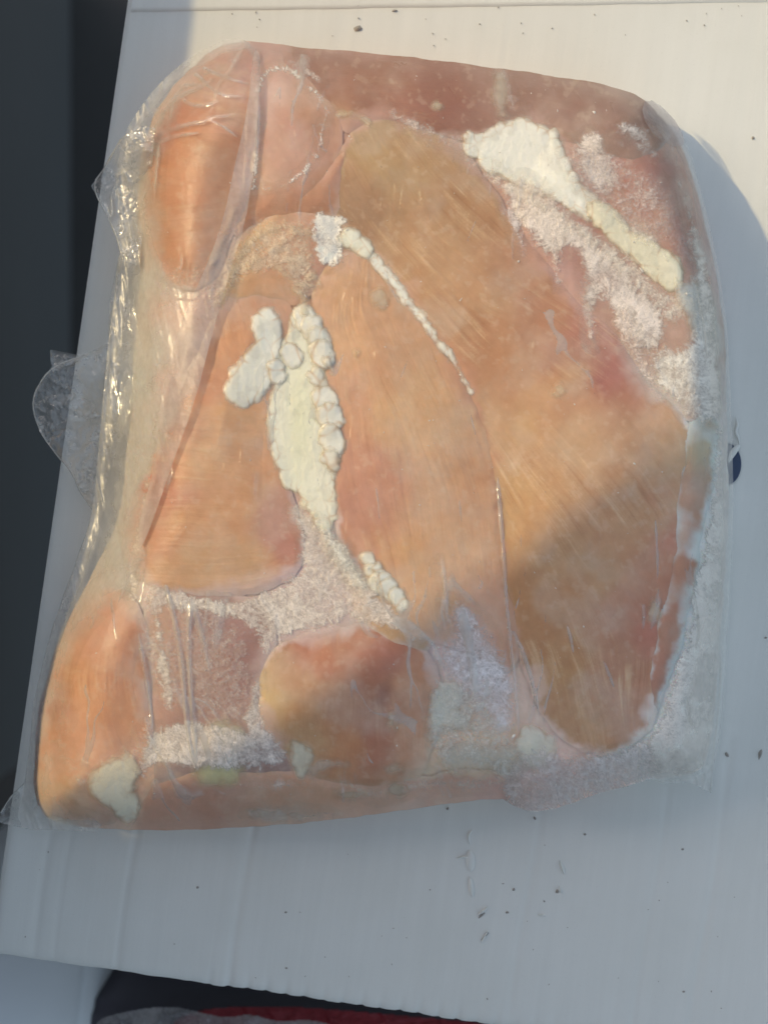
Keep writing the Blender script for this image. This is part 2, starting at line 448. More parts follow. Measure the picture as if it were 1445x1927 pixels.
# ------------------------------------------------------------------ the pieces of chicken
# name label, outline, bulge m, edge radius px, colours, fibre directions (degrees, y down), fibre strength
PIECES = [
 ('dull orange chicken breast in the crinkled top left corner of the bag',
  [(476,84),(420,88),(345,140),(295,205),(270,300),(276,420),(298,500),(345,545),(400,520),(432,455),(468,380),(478,250),(482,150)], .0042, 60,
  [(340,330,'L',208,130,86),(330,450,'L',212,138,95),(410,160,'L',200,140,118),(430,300,'L',205,138,98),(300,220,'L',196,128,105),(360,520,'L',208,150,120)],
  [(340,300,10),(340,400,-8),(330,500,-15),(420,250,20)], .75),
 ('pale piece of chicken outlined by a white frost line below the top edge',
  [(484,95),(545,100),(590,140),(628,205),(640,300),(625,380),(560,415),(490,420),(440,440),(470,380),(482,250)], .0034, 45,
  [(540,250,'L',203,148,122),(520,190,'L',205,160,138),(570,300,'L',205,155,125),(530,390,'L',190,130,92),(610,360,'L',190,135,98),(600,230,'L',195,142,108)],
  [(540,250,80),(560,390,10)], .25),
 ('dusky rose piece of chicken forming the upper edge of the block',
  [(540,70),(720,80),(900,100),(1050,120),(1220,160),(1262,245),(1220,300),(1130,300),(1060,262),(985,222),(940,228),(880,262),(800,250),(740,222),(690,222),(650,262),(620,200),(585,150),(538,120)], .0030, 50,
  [(700,170,'L',176,112,84),(830,175,'L',166,102,80),(620,130,'L',178,122,100),(940,180,'L',178,128,106),(1000,190,'L',172,124,103),(1120,210,'L',170,122,102),(1200,240,'L',166,116,98),(660,215,'L',205,150,112),(760,215,'L',192,125,98)],
  [(700,170,4),(1000,200,12),(1200,230,60)], .3),
 ('large tan and gold chicken breast sweeping down the right half',
  [(628,330),(645,272),(700,232),(765,232),(840,262),(890,305),(932,385),(1000,470),(1080,560),(1150,630),(1210,720),(1280,780),(1318,850),(1312,960),(1296,1080),(1268,1190),(1242,1290),(1215,1370),(1165,1412),(1100,1412),(1040,1375),(1000,1290),(965,1160),(950,1020),(936,880),(898,755),(850,660),(800,590),(740,510),(672,440),(632,400)], .0062, 85,
  [(700,300,'L',190,146,94),(790,320,'L',196,148,96),(860,400,'L',196,142,92),(660,390,'L',180,132,92),(780,470,'L',202,150,102),(880,560,'L',206,150,102),(1000,560,'L',200,135,94),(940,660,'L',206,142,94),(1080,640,'L',196,124,96),(1140,700,'L',192,116,98),(1120,640,'L',186,112,96),(1000,800,'L',215,162,108),(1080,850,'L',212,164,118),(960,950,'L',213,158,100),(1180,830,'L',200,152,112),(1100,760,'L',210,150,106),(1040,730,'L',215,158,108),
   (1180,960,'H',158,124,94),(1080,1060,'H',152,120,88),(1000,1120,'H',150,108,68),(1080,1250,'H',150,116,80),(1180,1150,'H',152,114,96),(1180,1250,'H',150,112,92),(1270,1000,'H',156,102,86),(1240,1180,'H',150,96,82),(1120,1370,'H',156,126,98),(1280,870,'H',162,134,102),(1010,1230,'H',146,106,70),(1220,1330,'H',152,112,92)],
  [(690,300,60),(800,350,50),(900,480,40),(860,600,48),(960,600,25),(1000,700,30),(950,760,55),(1080,720,35),(960,880,58),(1050,900,48),(1150,900,50),(1000,1000,55),(960,1100,78),(1100,1080,52),(1050,1200,68),(1180,1150,62),(1120,1320,75),(1200,1300,100),(1250,1100,95)], 1.0),
 ('long tan chicken breast in the middle with fibres running down',
  [(592,560),(600,505),(650,482),(705,492),(765,565),(832,672),(888,752),(926,850),(940,960),(950,1080),(962,1200),(965,1260),(880,1215),(800,1195),(745,1150),(700,1085),(650,1030),(626,940),(640,850),(634,770),(612,700),(606,640)], .0052, 75,
  [(640,540,'L',202,152,106),(660,620,'L',208,158,112),(720,640,'L',208,156,110),(670,740,'L',206,150,110),(760,760,'L',216,168,116),(700,880,'L',196,136,104),(670,980,'L',192,134,106),(820,800,'L',214,164,112),(850,900,'L',210,156,108),(850,1020,'L',208,156,108),(780,1060,'L',208,158,106),(720,1060,'L',200,140,106),(830,1130,'L',202,154,108),(920,900,'L',196,138,94),(930,1120,'H',160,124,102),(900,1190,'H',152,120,104)],
  [(640,560,100),(640,700,88),(700,620,60),(760,750,62),(700,800,86),(720,900,84),(850,850,68),(800,950,82),(900,1000,86),(800,1080,78),(850,1150,80),(680,1000,70)], .85),
 ('orange chicken breast at left centre with fibres running across',
  [(395,640),(425,575),(480,545),(530,560),(552,600),(535,660),(512,720),(508,800),(518,870),(548,940),(566,1010),(556,1070),(500,1100),(430,1116),(340,1108),(272,1092),(238,1040),(245,940),(290,860),(330,780),(362,700)], .0056, 80,
  [(440,620,'L',208,146,100),(520,600,'L',204,142,102),(380,720,'L',208,140,100),(340,830,'L',202,134,104),(440,800,'L',218,166,116),(390,860,'L',216,164,116),(480,860,'L',212,154,108),(300,930,'L',192,122,98),(400,960,'L',208,150,102),(520,970,'L',192,128,102),(540,1020,'L',190,126,102),(450,1040,'L',214,162,110),(350,1060,'L',212,162,110),(290,1040,'L',200,142,108),(470,920,'L',212,156,108)],
  [(440,600,75),(500,640,70),(380,760,8),(350,850,5),(450,820,4),(500,860,35),(400,920,3),(300,950,0),(520,950,50),(450,1000,0),(520,1040,-25),(380,1060,4),(470,1080,-12)], .9),
 ('small brownish orange piece of chicken beside the frost tuft',
  [(420,560),(438,470),(480,420),(545,395),(600,400),(628,440),(620,490),(590,540),(570,570),(520,560),(480,560)], .0022, 40,
  [(470,440,'L',214,168,112),(520,480,'L',206,150,108),(560,430,'L',204,152,118),(500,540,'L',208,150,100),(600,500,'L',196,140,112),(450,520,'L',216,172,122)],
  [(480,480,110),(560,450,150),(540,540,60)], .5),
 ('orange chicken breast filling the lower left corner',
  [(95,1270),(108,1200),(170,1125),(232,1098),(262,1150),(275,1260),(290,1370),(284,1450),(262,1530),(210,1572),(95,1566),(60,1500),(70,1380)], .0050, 65,
  [(180,1180,'L',202,144,112),(170,1280,'L',212,150,104),(190,1350,'L',212,146,98),(230,1250,'L',200,134,96),(150,1420,'L',216,152,112),(120,1500,'L',206,164,124),(200,1520,'L',200,152,118),(230,1420,'L',214,156,120),(100,1330,'L',196,142,116)],
  [(180,1200,110),(170,1350,80),(200,1450,60)], .75),
 ('rounded orange chicken breast end at the lower centre',
  [(488,1310),(498,1240),(560,1198),(650,1180),(740,1190),(800,1225),(822,1310),(812,1400),(780,1470),(660,1478),(570,1450),(515,1390)], .0056, 75,
  [(560,1290,'L',194,134,84),(610,1330,'L',188,122,76),(512,1310,'L',206,168,112),(600,1230,'L',186,118,86),(700,1230,'L',184,112,82),(660,1290,'L',182,112,76),(720,1330,'L',150,92,70),(560,1390,'L',190,142,90),(640,1400,'H',146,106,74),(700,1390,'H',132,88,70),(760,1300,'H',150,112,86),(770,1430,'H',146,112,90)],
  [(600,1300,95),(720,1280,80),(650,1400,100)], .5),
 ('brown pink strip of chicken along the bottom side of the block',
  [(265,1530),(290,1470),(380,1452),(480,1452),(560,1456),(660,1482),(780,1476),(860,1462),(950,1460),(960,1530),(800,1540),(640,1562),(480,1576),(330,1582),(262,1576)], .0030, 40,
  [(300,1520,'H',150,116,100),(400,1500,'H',142,106,90),(500,1510,'H',150,118,98),(600,1500,'H',150,120,100),(700,1510,'H',156,124,106),(820,1495,'H',160,130,116),(920,1480,'H',158,126,118)],
  [(500,1500,0),(800,1490,-5)], .25),
 ('dark pink piece of chicken under frost by the upper right shoulder',
  [(1040,270),(1120,262),(1210,262),(1262,232),(1300,300),(1340,430),(1362,560),(1372,700),(1340,800),(1290,790),(1225,725),(1150,630),(1080,555),(1010,475),(960,400),(1000,330)], .0024, 50,
  [(1130,320,'L',186,138,120),(1220,360,'L',176,124,104),(1270,300,'L',168,114,96),(1300,400,'L',182,134,112),(1180,440,'L',182,134,108),(1080,460,'L',176,128,110),(1150,560,'L',182,140,118),(1230,620,'L',180,142,118),(1300,600,'L',194,158,134),(1310,720,'L',186,152,124)],
  [(1200,400,60),(1300,500,75)], .25),
 ('reddish edge of chicken at the lower right beside the frost margin',
  [(1268,900),(1300,800),(1340,786),(1334,900),(1318,1000),(1300,1090),(1272,1210),(1236,1330),(1215,1370),(1228,1260),(1248,1130),(1262,1000)], .0030, 26,
  [(1318,840,'H',154,138,116),(1300,960,'H',156,116,98),(1282,1060,'H',148,104,86),(1258,1180,'H',146,102,86),(1240,1290,'H',148,100,86)],
  [(1300,900,95),(1250,1200,105)], .2),
 ('dark pink frosted meat in the hollow beside the long film crease',
  [(275,1130),(330,1105),(420,1125),(500,1140),(520,1200),(492,1260),(484,1340),(520,1410),(560,1450),(470,1468),(370,1462),(290,1480),(282,1380),(268,1260)], .0016, 40,
  [(320,1180,'L',200,158,130),(420,1180,'L',170,124,112),(450,1260,'L',162,114,102),(400,1340,'L',172,132,116),(320,1300,'L',192,146,122),(500,1420,'L',158,122,104),(350,1430,'L',170,136,118)],
  [(400,1250,85)], .2),
 ('yellowish scrap of chicken skin between the middle breasts',
  [(665,1100),(700,1085),(760,1130),(800,1190),(795,1225),(740,1205),(690,1175),(670,1140)], .0022, 26,
  [(720,1150,'L',206,164,116),(770,1190,'L',190,148,104)], [(720,1150,40)], .3),
 ('small pinkish brown piece of chicken above the frost tuft',
  [(478,395),(520,360),(580,345),(640,300),(655,262),(640,330),(640,400),(600,410),(555,402),(520,412)], .0026, 30,
  [(520,390,'L',186,126,88),(600,360,'L',186,130,94)], [(560,380,0)], .3),
]


core_tint = anchors([(350,600,'L',204,166,140),(320,700,'L',196,164,142),(610,330,'L',190,140,112),(940,330,'L',186,140,112),(920,900,'L',180,120,84),(560,640,'L',200,146,104),(640,900,'L',188,130,100),(955,1100,'H',140,100,74),(900,640,'L',196,134,92),(1000,480,'L',190,136,106),(230,560,'L',186,180,160),(250,700,'L',184,178,158),(260,850,'L',186,172,150),(200,1020,'L',178,166,146),(130,1200,'L',186,160,136),(260,450,'L',196,172,146),(250,300,'L',178,154,130),
  (440,100,'L',190,158,136),(480,300,'L',214,178,158),(540,120,'L',184,136,112),(800,110,'L',176,122,100),(1100,165,'L',166,122,104),(1250,230,'L',180,168,152),(1320,480,'L',196,166,150),(1340,700,'L',196,184,164),
  (1345,900,'H',192,188,182),(1330,1100,'H',186,178,172),(1320,1300,'H',190,188,180),(1260,1420,'H',184,180,170),(1100,1470,'H',164,146,138),(1000,1490,'H',164,146,140),(880,1440,'H',162,148,130),(700,1180,'L',204,180,160),(560,1120,'L',206,176,160),(620,1060,'L',210,186,166),(400,1120,'L',200,168,146),(640,1500,'H',150,120,102),(300,1530,'H',160,134,114),(90,1450,'L',206,180,156),(600,440,'L',206,164,130),(900,300,'L',190,156,132),(1040,480,'L',186,146,130)])

ZTOP = ZC.copy()
deep = np.zeros((NY, NX), bool)
WIN.append('deep'); WIN.append('core_tint')
def piece(k, label, poly, bul, rad, cols, dirs, fs):
    bul = bul * .45
    d = sdf(poly, 2) + 9 + fbm(GX, GY, 24, 3, 140 + k) * 5 + fbm(GX, GY, 110, 2, 150 + k) * 9 + fbm(GX, GY, 70, 4, 40 + k) * 5 * (1 if k != 2 else .6); d = blur(d, 3)
    tt = np.clip(d / rad, 0, 1)
    ang = angle_field(dirs)
    f1 = lic(ang, 100 + k, 26); f2 = lic(ang, 200 + k, 20, 3.5)
    fib = (.55 * f1 + .65 * f2)
    lum = fbm(GX, GY, 140, 3, 60 + k) * .0008
    z = ZC + .00005 + .0003 * (1 - np.exp(-np.clip(d, 0, 99) / 7)) + bul * smooth01(d / (rad * 1.9) + .12) + lum * smooth01(d / 20) + fib * .000045 * (fs + .15) * smooth01(d / 14)
    z = np.where(d > -6, z, ZC - .0008)
    c = anchors(cols)
    if k == 2: c = c * np.array([.72, .74, .72])
    if k == 3: c = c * np.array([.84, .88, .90])
    if k == 0: c = c * np.array([.94, 1.06, 1.10])
    patchy = smooth01((fbm(GX, GY, 120, 4, 300 + k) + .25) * 1.6) * (.35 + .65 * fs)
    g = np.clip((fib - .35) * (.75 if k == 5 else .5), 0, 1.0) * patchy * fs
    pale = np.array([.86, .62, .40])
    c = c * (1 - g[..., None] * .75) + pale * g[..., None] * .75
    dk = np.clip((-fib - .4) * .22, 0, .5) * patchy * fs
    c = c * (1 - dk[..., None] * np.array([.35, .6, .8]))
    # milky contact of the film, in patches
    hz = smooth01(fbm(GX, GY, 85, 5, 700 + k) * 1.5 + .25)[..., None] * (.34 if k in (0, 7, 8) else .30)
    c = c * np.array([.92, .89, .84])
    c = c * (1 - hz) + np.array([.64, .51, .42]) * hz
    sp = smooth01((fbm(GX, GY, 14, 3, 720 + k) - .28) * 4)[..., None] * .16
    c = c * (1 - sp) + np.array([.78, .62, .48]) * sp
    # soft marbling
    mb = fbm(GX, GY, 34, 4, 500 + k)
    c = c * (1 + mb[..., None] * np.array([.07, .14, .20]) * (1.5 if k in (0, 7, 8) else 1)) * (1 + fbm(GX, GY, 11, 3, 540 + k)[..., None] * .06)
    # the rim is paler and wetter where the membrane folds in
    e = smooth01(1 - (d + fbm(GX, GY, 16, 3, 760 + k) * 8) / (16 + 34 * smooth01(fbm(GX, GY, 90, 3, 770 + k) * 2 + .2)))[..., None] * .85
    ce = core_tint * (1 + fbm(GX, GY, 26, 4, 8)[..., None] * .12)
    c = c * (1 - e) + ce * e
    g_ = c.mean(-1, keepdims=True); c = c * .92 + g_ * .08
    if k == 11: c = c * np.array([.80, .92, .95])
    D = np.minimum(d, dBw)
    D = np.where(z > ZTOP - .004, D, np.minimum(D, -1))
    patch('chicken_breast', D, z, M_MEAT, root, {'tint': np.clip(c, 0, .95)})['label'] = label
    sel = (d > 0)
    ZTOP[...] = np.where(sel, np.maximum(ZTOP, z), ZTOP)
    deep[...] |= d > 22

for k, a_ in enumerate(PIECES):
    with Win([a_[1]]): piece(k, *a_)
mc = fbm(GX, GY, 26, 5, 8)
ct = core_tint * (1 + mc[..., None] * np.array([.10, .13, .15]))
zc = ZC - .0003 * smooth01(dB / 30) + ridged(GX, GY, 40, 3, 12) * .0002 * smooth01(dB / 20)
patch('meat_juice_ice', dBw, zc, M_MEAT, root, {'tint': np.clip(ct, 0, .95)}, skirt=(16, .0008), drop=deep & (dBw > 30))

# ------------------------------------------------------------------ lumps of fat
CREAM = np.array([.90, .885, .77]); WHITE = np.array([.91, .90, .83])
def fat(poly, h, cell, tint=CREAM, core=None, ragged=5, sm=1, field=None, alpha_seed=0, edge=14, soft=6.5, opac=1.0):
    with Win([poly if field is None else field[1]]): return fat_(poly, h, cell, tint, core, ragged, sm, field, alpha_seed, edge, soft, opac)
def fat_(poly, h, cell, tint, core, ragged, sm, field, alpha_seed, edge, soft, opac):
    if core is not None: core = (core[0](), core[1])
    d = (sdf(poly, sm) if field is None else field[0]()) + fbm(GX, GY, 24, 3, 600 + alpha_seed) * ragged
    d = blur(d, 2.2) + 3.5 * (field is None)
    f1, f2 = worley(GX + fbm(GX, GY, 40, 2, 7) * 12, GY * .8 + fbm(GX, GY, 40, 2, 8) * 12, cell, 70 + alpha_seed)
    lob = np.sqrt(np.clip(1 - f1 ** 2 * 1.1, 0, 1))
    g1, g2 = worley(GX * 1.2, GY, cell * .42, 90 + alpha_seed)
    lob2 = np.sqrt(np.clip(1 - g1 ** 2, 0, 1))
    # lobes push the outline out and in
    d = d + (lob - .55) * cell * .34 + fbm(GX, GY, 12, 2, 650 + alpha_seed) * 2.4; d = blur(d, 1.6)
    prof = (1 - (1 - np.clip(d / edge, 0, 1)) ** 2) ** .75
    z = blur(ZTOP, 5) + .00012 + prof * (h * .10) + prof * (blur(lob, 3) * .00030 + .00010 * lob2 + .00016 * ridged(GX * 1.6, GY * .6, 30, 2, 5)) * min(1, cell / 20)
    c = np.ones((NY, NX, 3)) * tint
    if core is not None:
        c = c * (1 - core[0][..., None]) + np.array(core[1]) * core[0][..., None]
    crev = np.clip((.55 - lob) * 1.2, 0, 1)[..., None]
    ln = (np.exp(-((f2 - f1) / .07) ** 2) * smooth01(1 - d / 26) * .8)[..., None]
    c = c * (1 - ln) + np.array([.62, .42, .26]) * ln
    thin = smooth01(1 - d / 9)[..., None] * .35
    c = c * (1 - thin) + np.array([.74, .58, .42]) * thin
    c = c * (1 - crev * np.array([.02, .05, .12])) * (1 + fbm(GX, GY, 50, 3, 9)[..., None] * .06)
    D = np.minimum(d + 4, dBw)
    al = smooth01((d + 4 + fbm(GX, GY, 16, 3, 660 + alpha_seed) * 5) / (soft * 1.8)) * (.88 + .12 * smooth01(fbm(GX, GY, 26, 4, 680 + alpha_seed) * 2.5 + .7 + d / 60))
    o = patch('fat_lump', D, z, M_FAT, root, {'tint': np.clip(c, 0, .92), 'detail': np.repeat((al * opac)[..., None], 3, 2)})
    ZTOP[...] = np.where(D > 0, np.maximum(ZTOP, z), ZTOP)
    return o
yel = lambda: np.exp(-(((GX - 565) / 26) ** 2 + ((GY - 790) / 120) ** 2)) * .8
fat([(565,575),(588,588),(610,625),(612,655),(628,684),(606,692),(603,738),(630,770),(640,830),(632,872),(624,900),(628,940),(628,992),(606,1004),(578,955),(562,925),(542,912),(525,882),(511,830),(511,765),(520,705),(516,672),(526,650),(545,645),(552,600)], .0026, 26, CREAM, (yel, (.86, .86, .64)), 4, 1, alpha_seed=1)['label'] = 'thick cream coloured ridge of fat with a yellow middle'
fat([(480,590),(510,586),(526,608),(520,650),(518,690),(496,735),(474,752),(455,764),(426,738),(432,702),(466,672),(498,645),(484,620)], .0022, 48, WHITE, None, 4, 1, alpha_seed=2)
t3 = np.clip((GX - 1100) / 150, 0, 1)
fat([(868,248),(905,258),(950,232),(985,220),(1012,240),(1050,255),(1065,300),(1085,345),(1128,382),(1150,420),(1120,420),(1075,388),(1040,372),(985,352),(950,330),(908,312),(880,285)], .0032, 22, WHITE, None, 6, 1, alpha_seed=3)['label'] = 'broad white lump of fat near the top right'
fat([(1110,378),(1150,398),(1190,440),(1250,472),(1276,500),(1285,548),(1248,542),(1205,496),(1160,452),(1118,418)], .0026, 44, np.array([.88, .84, .68]), None, 4, 1, alpha_seed=4)
fat([(1262,535),(1310,528),(1345,560),(1362,640),(1350,668),(1310,640),(1290,590)], .0014, 30, np.array([.80, .80, .76]), None, 8, 1, alpha_seed=5, soft=12, opac=.85)
fat(None, .0010, 13, WHITE, None, 3.5, field=(lambda: stroke([(655,448),(690,470),(730,518),(775,575),(820,635),(862,690),(888,742)], 13, 3.5), [(655,448),(690,470),(730,518),(775,575),(820,635),(862,690),(888,742)]), alpha_seed=6, edge=9)['label'] = 'thin white strand of fat dividing the two tan breasts'
fat(None, .0018, 30, CREAM, None, 1.5, field=(lambda: stroke([(652,448),(672,452),(690,470)], 17, 12), [(652,448),(672,452),(690,470)]), alpha_seed=7)
for q, (x, y, rx) in enumerate([(698,1058,10),(702,1082,9),(714,1078,8),(708,1100,8),(724,1098,10),(734,1112,11),(750,1128,11),(574,600,14),(588,618,14),(600,640,13),(606,668,15),(622,686,7),(600,716,14),(612,752,17),(622,786,18),(628,826,19),(620,868,15),(548,668,13),(522,700,11)]):
    if rx: fat(None, .0006, 60, WHITE * .97, None, 1, field=(lambda: stroke([(x - 3, y - 6), (x + 3, y + 6)], rx), [(x, y)]), alpha_seed=20 + q, edge=9)
fat([(610,990),(640,1010),(672,1062),(690,1100),(672,1108),(640,1070),(612,1030)], .0010, 26, np.array([.78,.75,.66]), None, 5, 1, alpha_seed=8, soft=18, opac=.7)
fat([(160,1470),(205,1432),(248,1418),(262,1445),(250,1490),(262,1530),(235,1545),(205,1512),(178,1500)], .0024, 30, np.array([.90,.82,.66]), None, 8, 1, alpha_seed=9, soft=11)['label'] = 'creamy fat at the lower left corner'
fat([(360,1450),(400,1425),(452,1428),(462,1462),(420,1482),(372,1476)], .0020, 40, np.array([.78,.76,.42]), None, 5, 1, alpha_seed=10, soft=18, opac=.7)
fat([(395,1350),(440,1352),(470,1390),(440,1420),(398,1410)], .0010, 40, np.array([.74,.73,.58]), None, 8, 1, alpha_seed=11, soft=18, opac=.7)
fat([(808,1310),(832,1280),(868,1290),(866,1335),(900,1380),(870,1372),(830,1370),(806,1410)], .0026, 26, np.array([.88,.84,.74]), None, 6, 1, alpha_seed=12, soft=12, opac=.85)
fat([(812,1412),(870,1392),(940,1400),(990,1392),(1010,1440),(960,1470),(900,1450),(840,1460)], .0018, 26, np.array([.84,.76,.64]), None, 10, 1, alpha_seed=13, soft=18, opac=.7)
fat([(970,1370),(1010,1362),(1050,1395),(1040,1440),(1000,1450),(965,1420)], .0024, 22, np.array([.88,.84,.72]), None, 7, 1, alpha_seed=14, soft=12, opac=.85)
fat([(545,1400),(568,1398),(592,1420),(582,1452),(566,1470),(548,1440)], .0014, 26, np.array([.78,.74,.60]), None, 3, 1, alpha_seed=15, soft=12, opac=.85)
fat([(585,1425),(640,1428),(660,1440),(610,1450),(590,1470),(575,1450)], .0008, 26, np.array([.74,.66,.56]), None, 4, 1, alpha_seed=16, soft=18, opac=.7)
fat([(928,132),(950,140),(958,170),(950,200),(960,225),(938,225),(925,180)], .0016, 30, np.array([.76,.68,.58]), None, 4, 1, alpha_seed=17, soft=18, opac=.7)
fat([(468,1520),(520,1520),(580,1528),(620,1540),(540,1546),(480,1545)], .0010, 30, np.array([.78,.72,.64]), None, 4, 1, alpha_seed=18, soft=18, opac=.7)
fat([(70,1545),(120,1530),(155,1560),(100,1570)], .0012, 30, np.array([.82,.80,.74]), None, 4, 1, alpha_seed=19, soft=12, opac=.85)
for q, (pts, w0, w1) in enumerate([([(415,570),(436,510),(470,450),(520,425),(560,430)], 9, 5), ([(400,490),(425,440),(440,395)], 9, 3), ([(470,500),(510,470),(560,445),(600,440)], 5, 3), ([(560,545),(575,560),(572,590)], 9, 7), ([(520,500),(550,530),(590,540)], 8, 5), ([(555,435),(580,436)], 10, 8), ([(640,215),(670,212),(695,232)], 9, 5), ([(590,520),(600,535)], 9, 7)]):
    fat(None, .0010, 14, np.array([.86, .78, .60]), None, 3, field=(lambda: stroke(pts, w0, w1), pts), alpha_seed=40 + q, edge=8, soft=11, opac=.72)
for q, (x, y, a, b) in enumerate([(1050,735,9,10),(669,665,5,6),(717,560,14,16),(738,1448,13,8),(665,1498,15,5),(745,1486,13,9),(737,1357,7,12),(822,198,5,5),(1230,1150,7,12)]):
    fat(None, .0001, 60, np.array([.80, .70, .54]), None, 1.5, field=(lambda: (1 - np.hypot((GX - x) / a, (GY - y) / b)) * min(a, b), [(x, y)]), alpha_seed=60 + q, edge=6, soft=10, opac=.6)

# ------------------------------------------------------------------ frost between the film and the meat
def frost(name_label, fields, tint, dens, soft=10, relief=.0007, seed=0, cover=1.0, swirl=.5, amp=15):
    """fields: list of signed distance maps"""
    with Win([f[1] for f in fields]): return frost_(name_label, fields, tint, dens, soft, relief, seed, cover, swirl, amp)
def frost_(name_label, fields, tint, dens, soft, relief, seed, cover, swirl, amp):
    m = np.full((NY, NX), -90.0)
    for f in fields: m = np.maximum(m, f[0](*f[1:]))
    m = m + fbm(GX, GY, 46, 5, 800 + seed, .6) * amp; relief = relief * .35; soft = soft * 1.7
    g = blur(m, 6); gy_, gx_ = np.gradient(g)
    ang = np.arctan2(gy_, gx_) + fbm(GX, GY, 22, 3, 820 + seed) * swirl * 4
    needles = lic(ang, 830 + seed, 6)
    m2 = m + needles * 2.2 + fbm(GX, GY, 11, 3, 811 + seed, .8) * min(7, amp)
    den = dens * (1 + .55 * fbm(GX, GY, 60, 4, 840 + seed))
    a = smooth01(m2 / soft) * np.clip(den * 1.05 + needles * .06 + fbm(GX, GY, 7, 3, 850 + seed, .8) * .36, 0, 1)
    z = np.maximum(blur(ZTOP, 3), ZTOP) + .00025 + (needles * .00004 + blur(np.abs(fbm(GX, GY, 10, 3, 860 + seed, .8)), 2) * relief) * smooth01(m / 12)
    c = np.ones((NY, NX, 3)) * (np.array(tint) * .80 + .20 * np.array([.93, .86, .80])) * (1 + needles[..., None] * .03 + fbm(GX, GY, 18, 3, 870 + seed)[..., None] * .12)
    D = np.minimum(m + 12, dBw + 1)
    o = patch('frost_patch', D, z, M_FROST, root, {'tint': np.clip(c, 0, .95), 'detail': np.stack([a * 1.1, np.ones_like(a) * cover * smooth01((m + 12) / 6), a], -1)})
    if name_label: o['label'] = name_label
    ZTOP[...] = np.where(D > 0, np.maximum(ZTOP, z), ZTOP)
    return o
PINKW = (.78, .68, .64); GREYW = (.78, .77, .74); ICEW = (.90, .86, .78)
frost('pinkish frost around the white fat on the upper right', [(sdf, [(935,325),(1010,345),(1070,392),(1110,440),(1170,480),(1230,550),(1270,600),(1230,690),(1190,650),(1150,590),(1120,560),(1118,640),(1100,625),(1092,540),(1085,470),(1060,470),(1050,500),(1035,490),(1000,450),(960,430),(940,390)], 1),
   (sdf, [(1090,250),(1130,240),(1160,300),(1170,350),(1130,380),(1095,360),(1075,300)], 1), (sdf, [(1150,232),(1210,225),(1230,270),(1240,300),(1210,290),(1170,250)], 1)], (.80, .71, .66), .74, seed=1, soft=14, amp=22)
frost('creamy membrane with ice between the upper pieces', [(sdf, [(425,470),(470,410),(540,400),(590,420),(600,500),(585,570),(550,560),(520,500),(470,520),(430,560),(400,600),(392,560)], 1)], (.86, .70, .50), .42, seed=18, soft=16, amp=20)
frost('thin ice on the top left piece', [(sdf, [(300,480),(340,500),(400,480),(420,440),(410,520),(350,560),(300,530)], 1), (stroke, [(300,300),(296,400),(310,470)], 10, 6)], (.90, .74, .62), .35, seed=19, soft=22)
frost('pale smears along the bottom side', [(stroke, [(290,1490),(380,1468),(480,1480),(600,1470)], 9, 14), (stroke, [(470,1530),(560,1520),(640,1535)], 12, 6)], (.86, .74, .64), .38, seed=20, soft=20)
frost('pale smears along the bottom side under the lower fillet', [(stroke, [(650,1475),(720,1500),(800,1470),(880,1480),(940,1470)], 16, 20)], (.84, .76, .66), .42, seed=21, soft=20)
frost('milky halo of frost round the broad fat lump', [(stroke, [(880,300),(950,350),(1040,395),(1120,450),(1200,520),(1270,580)], 16, 26), (stroke, [(1060,270),(1100,350),(1160,410),(1240,460)], 10, 16)], (.88, .82, .72), .55, seed=23, soft=20, amp=20)
frost('streaks of frost reaching down from the broad fat lump', [(stroke, [(960,400),(975,440),(985,480)], 12, 5), (stroke, [(1040,450),(1046,500),(1050,540)], 9, 4), (stroke, [(1105,540),(1110,600),(1112,650)], 12, 5), (stroke, [(1170,600),(1200,680),(1240,740)], 18, 14)], (.82, .70, .64), .62, seed=24, soft=12)
frost('cloudy frost at the foot of the thick ridge', [(stroke, [(560,960),(590,1010),(640,1060),(680,1100)], 20, 24)], (.88, .82, .72), .5, seed=25, soft=18)
frost('bright streak of sky glare painted as frost under the taut film', [(stroke, [(866,1150),(884,1215),(894,1290),(900,1330)], 10, 15)], (.96, .95, .97), .95, seed=22, soft=14, amp=10)  # glare of the sky on the film, painted as a dense white stroke
frost('faint frost over the dark pink meat', [(sdf, [(1040,280),(1120,270),(1200,300),(1260,340),(1310,440),(1330,540),(1250,470),(1180,430),(1110,380)], 1)], PINKW, .26, seed=13, soft=20)
frost('white frost on the right shoulder', [(sdf, [(1270,330),(1300,380),(1330,460),(1362,600),(1372,700),(1372,790),(1330,800),(1290,792),(1240,740),(1215,680),(1240,640),(1280,650),(1300,600),(1290,540),(1300,470)], 1)], (.86, .83, .77), .74, seed=2, soft=16)
frost('grey white frost down the lower right margin', [(sdf, [(1348,790),(1376,800),(1382,1000),(1370,1180),(1360,1320),(1345,1440),(1320,1470),(1215,1470),(1205,1400),(1240,1370),(1262,1290),(1296,1150),(1325,1010),(1336,900)], 1)], (.90, .86, .81), .78, seed=3, soft=8)
frost('feathery frost across the gap between the lower breasts', [(sdf, [(275,1095),(340,1118),(430,1128),(500,1110),(556,1085),(568,1010),(560,960),(590,975),(640,1020),(690,1100),(770,1180),(800,1215),(760,1200),(690,1172),(600,1180),(530,1200),(500,1250),(478,1190),(420,1160),(340,1150),(290,1140)], 1),
   (sdf, [(486,1250),(500,1300),(490,1350),(530,1390),(545,1430),(500,1450),(470,1400),(460,1330)], 1), (sdf, [(290,1370),(340,1352),(420,1360),(500,1400),(520,1440),(420,1460),(300,1440),(262,1470),(265,1400)], 1), (stroke, [(290,1130),(310,1250),(320,1330)], 16, 10)], (.80, .72, .66), .62, seed=4, soft=8)
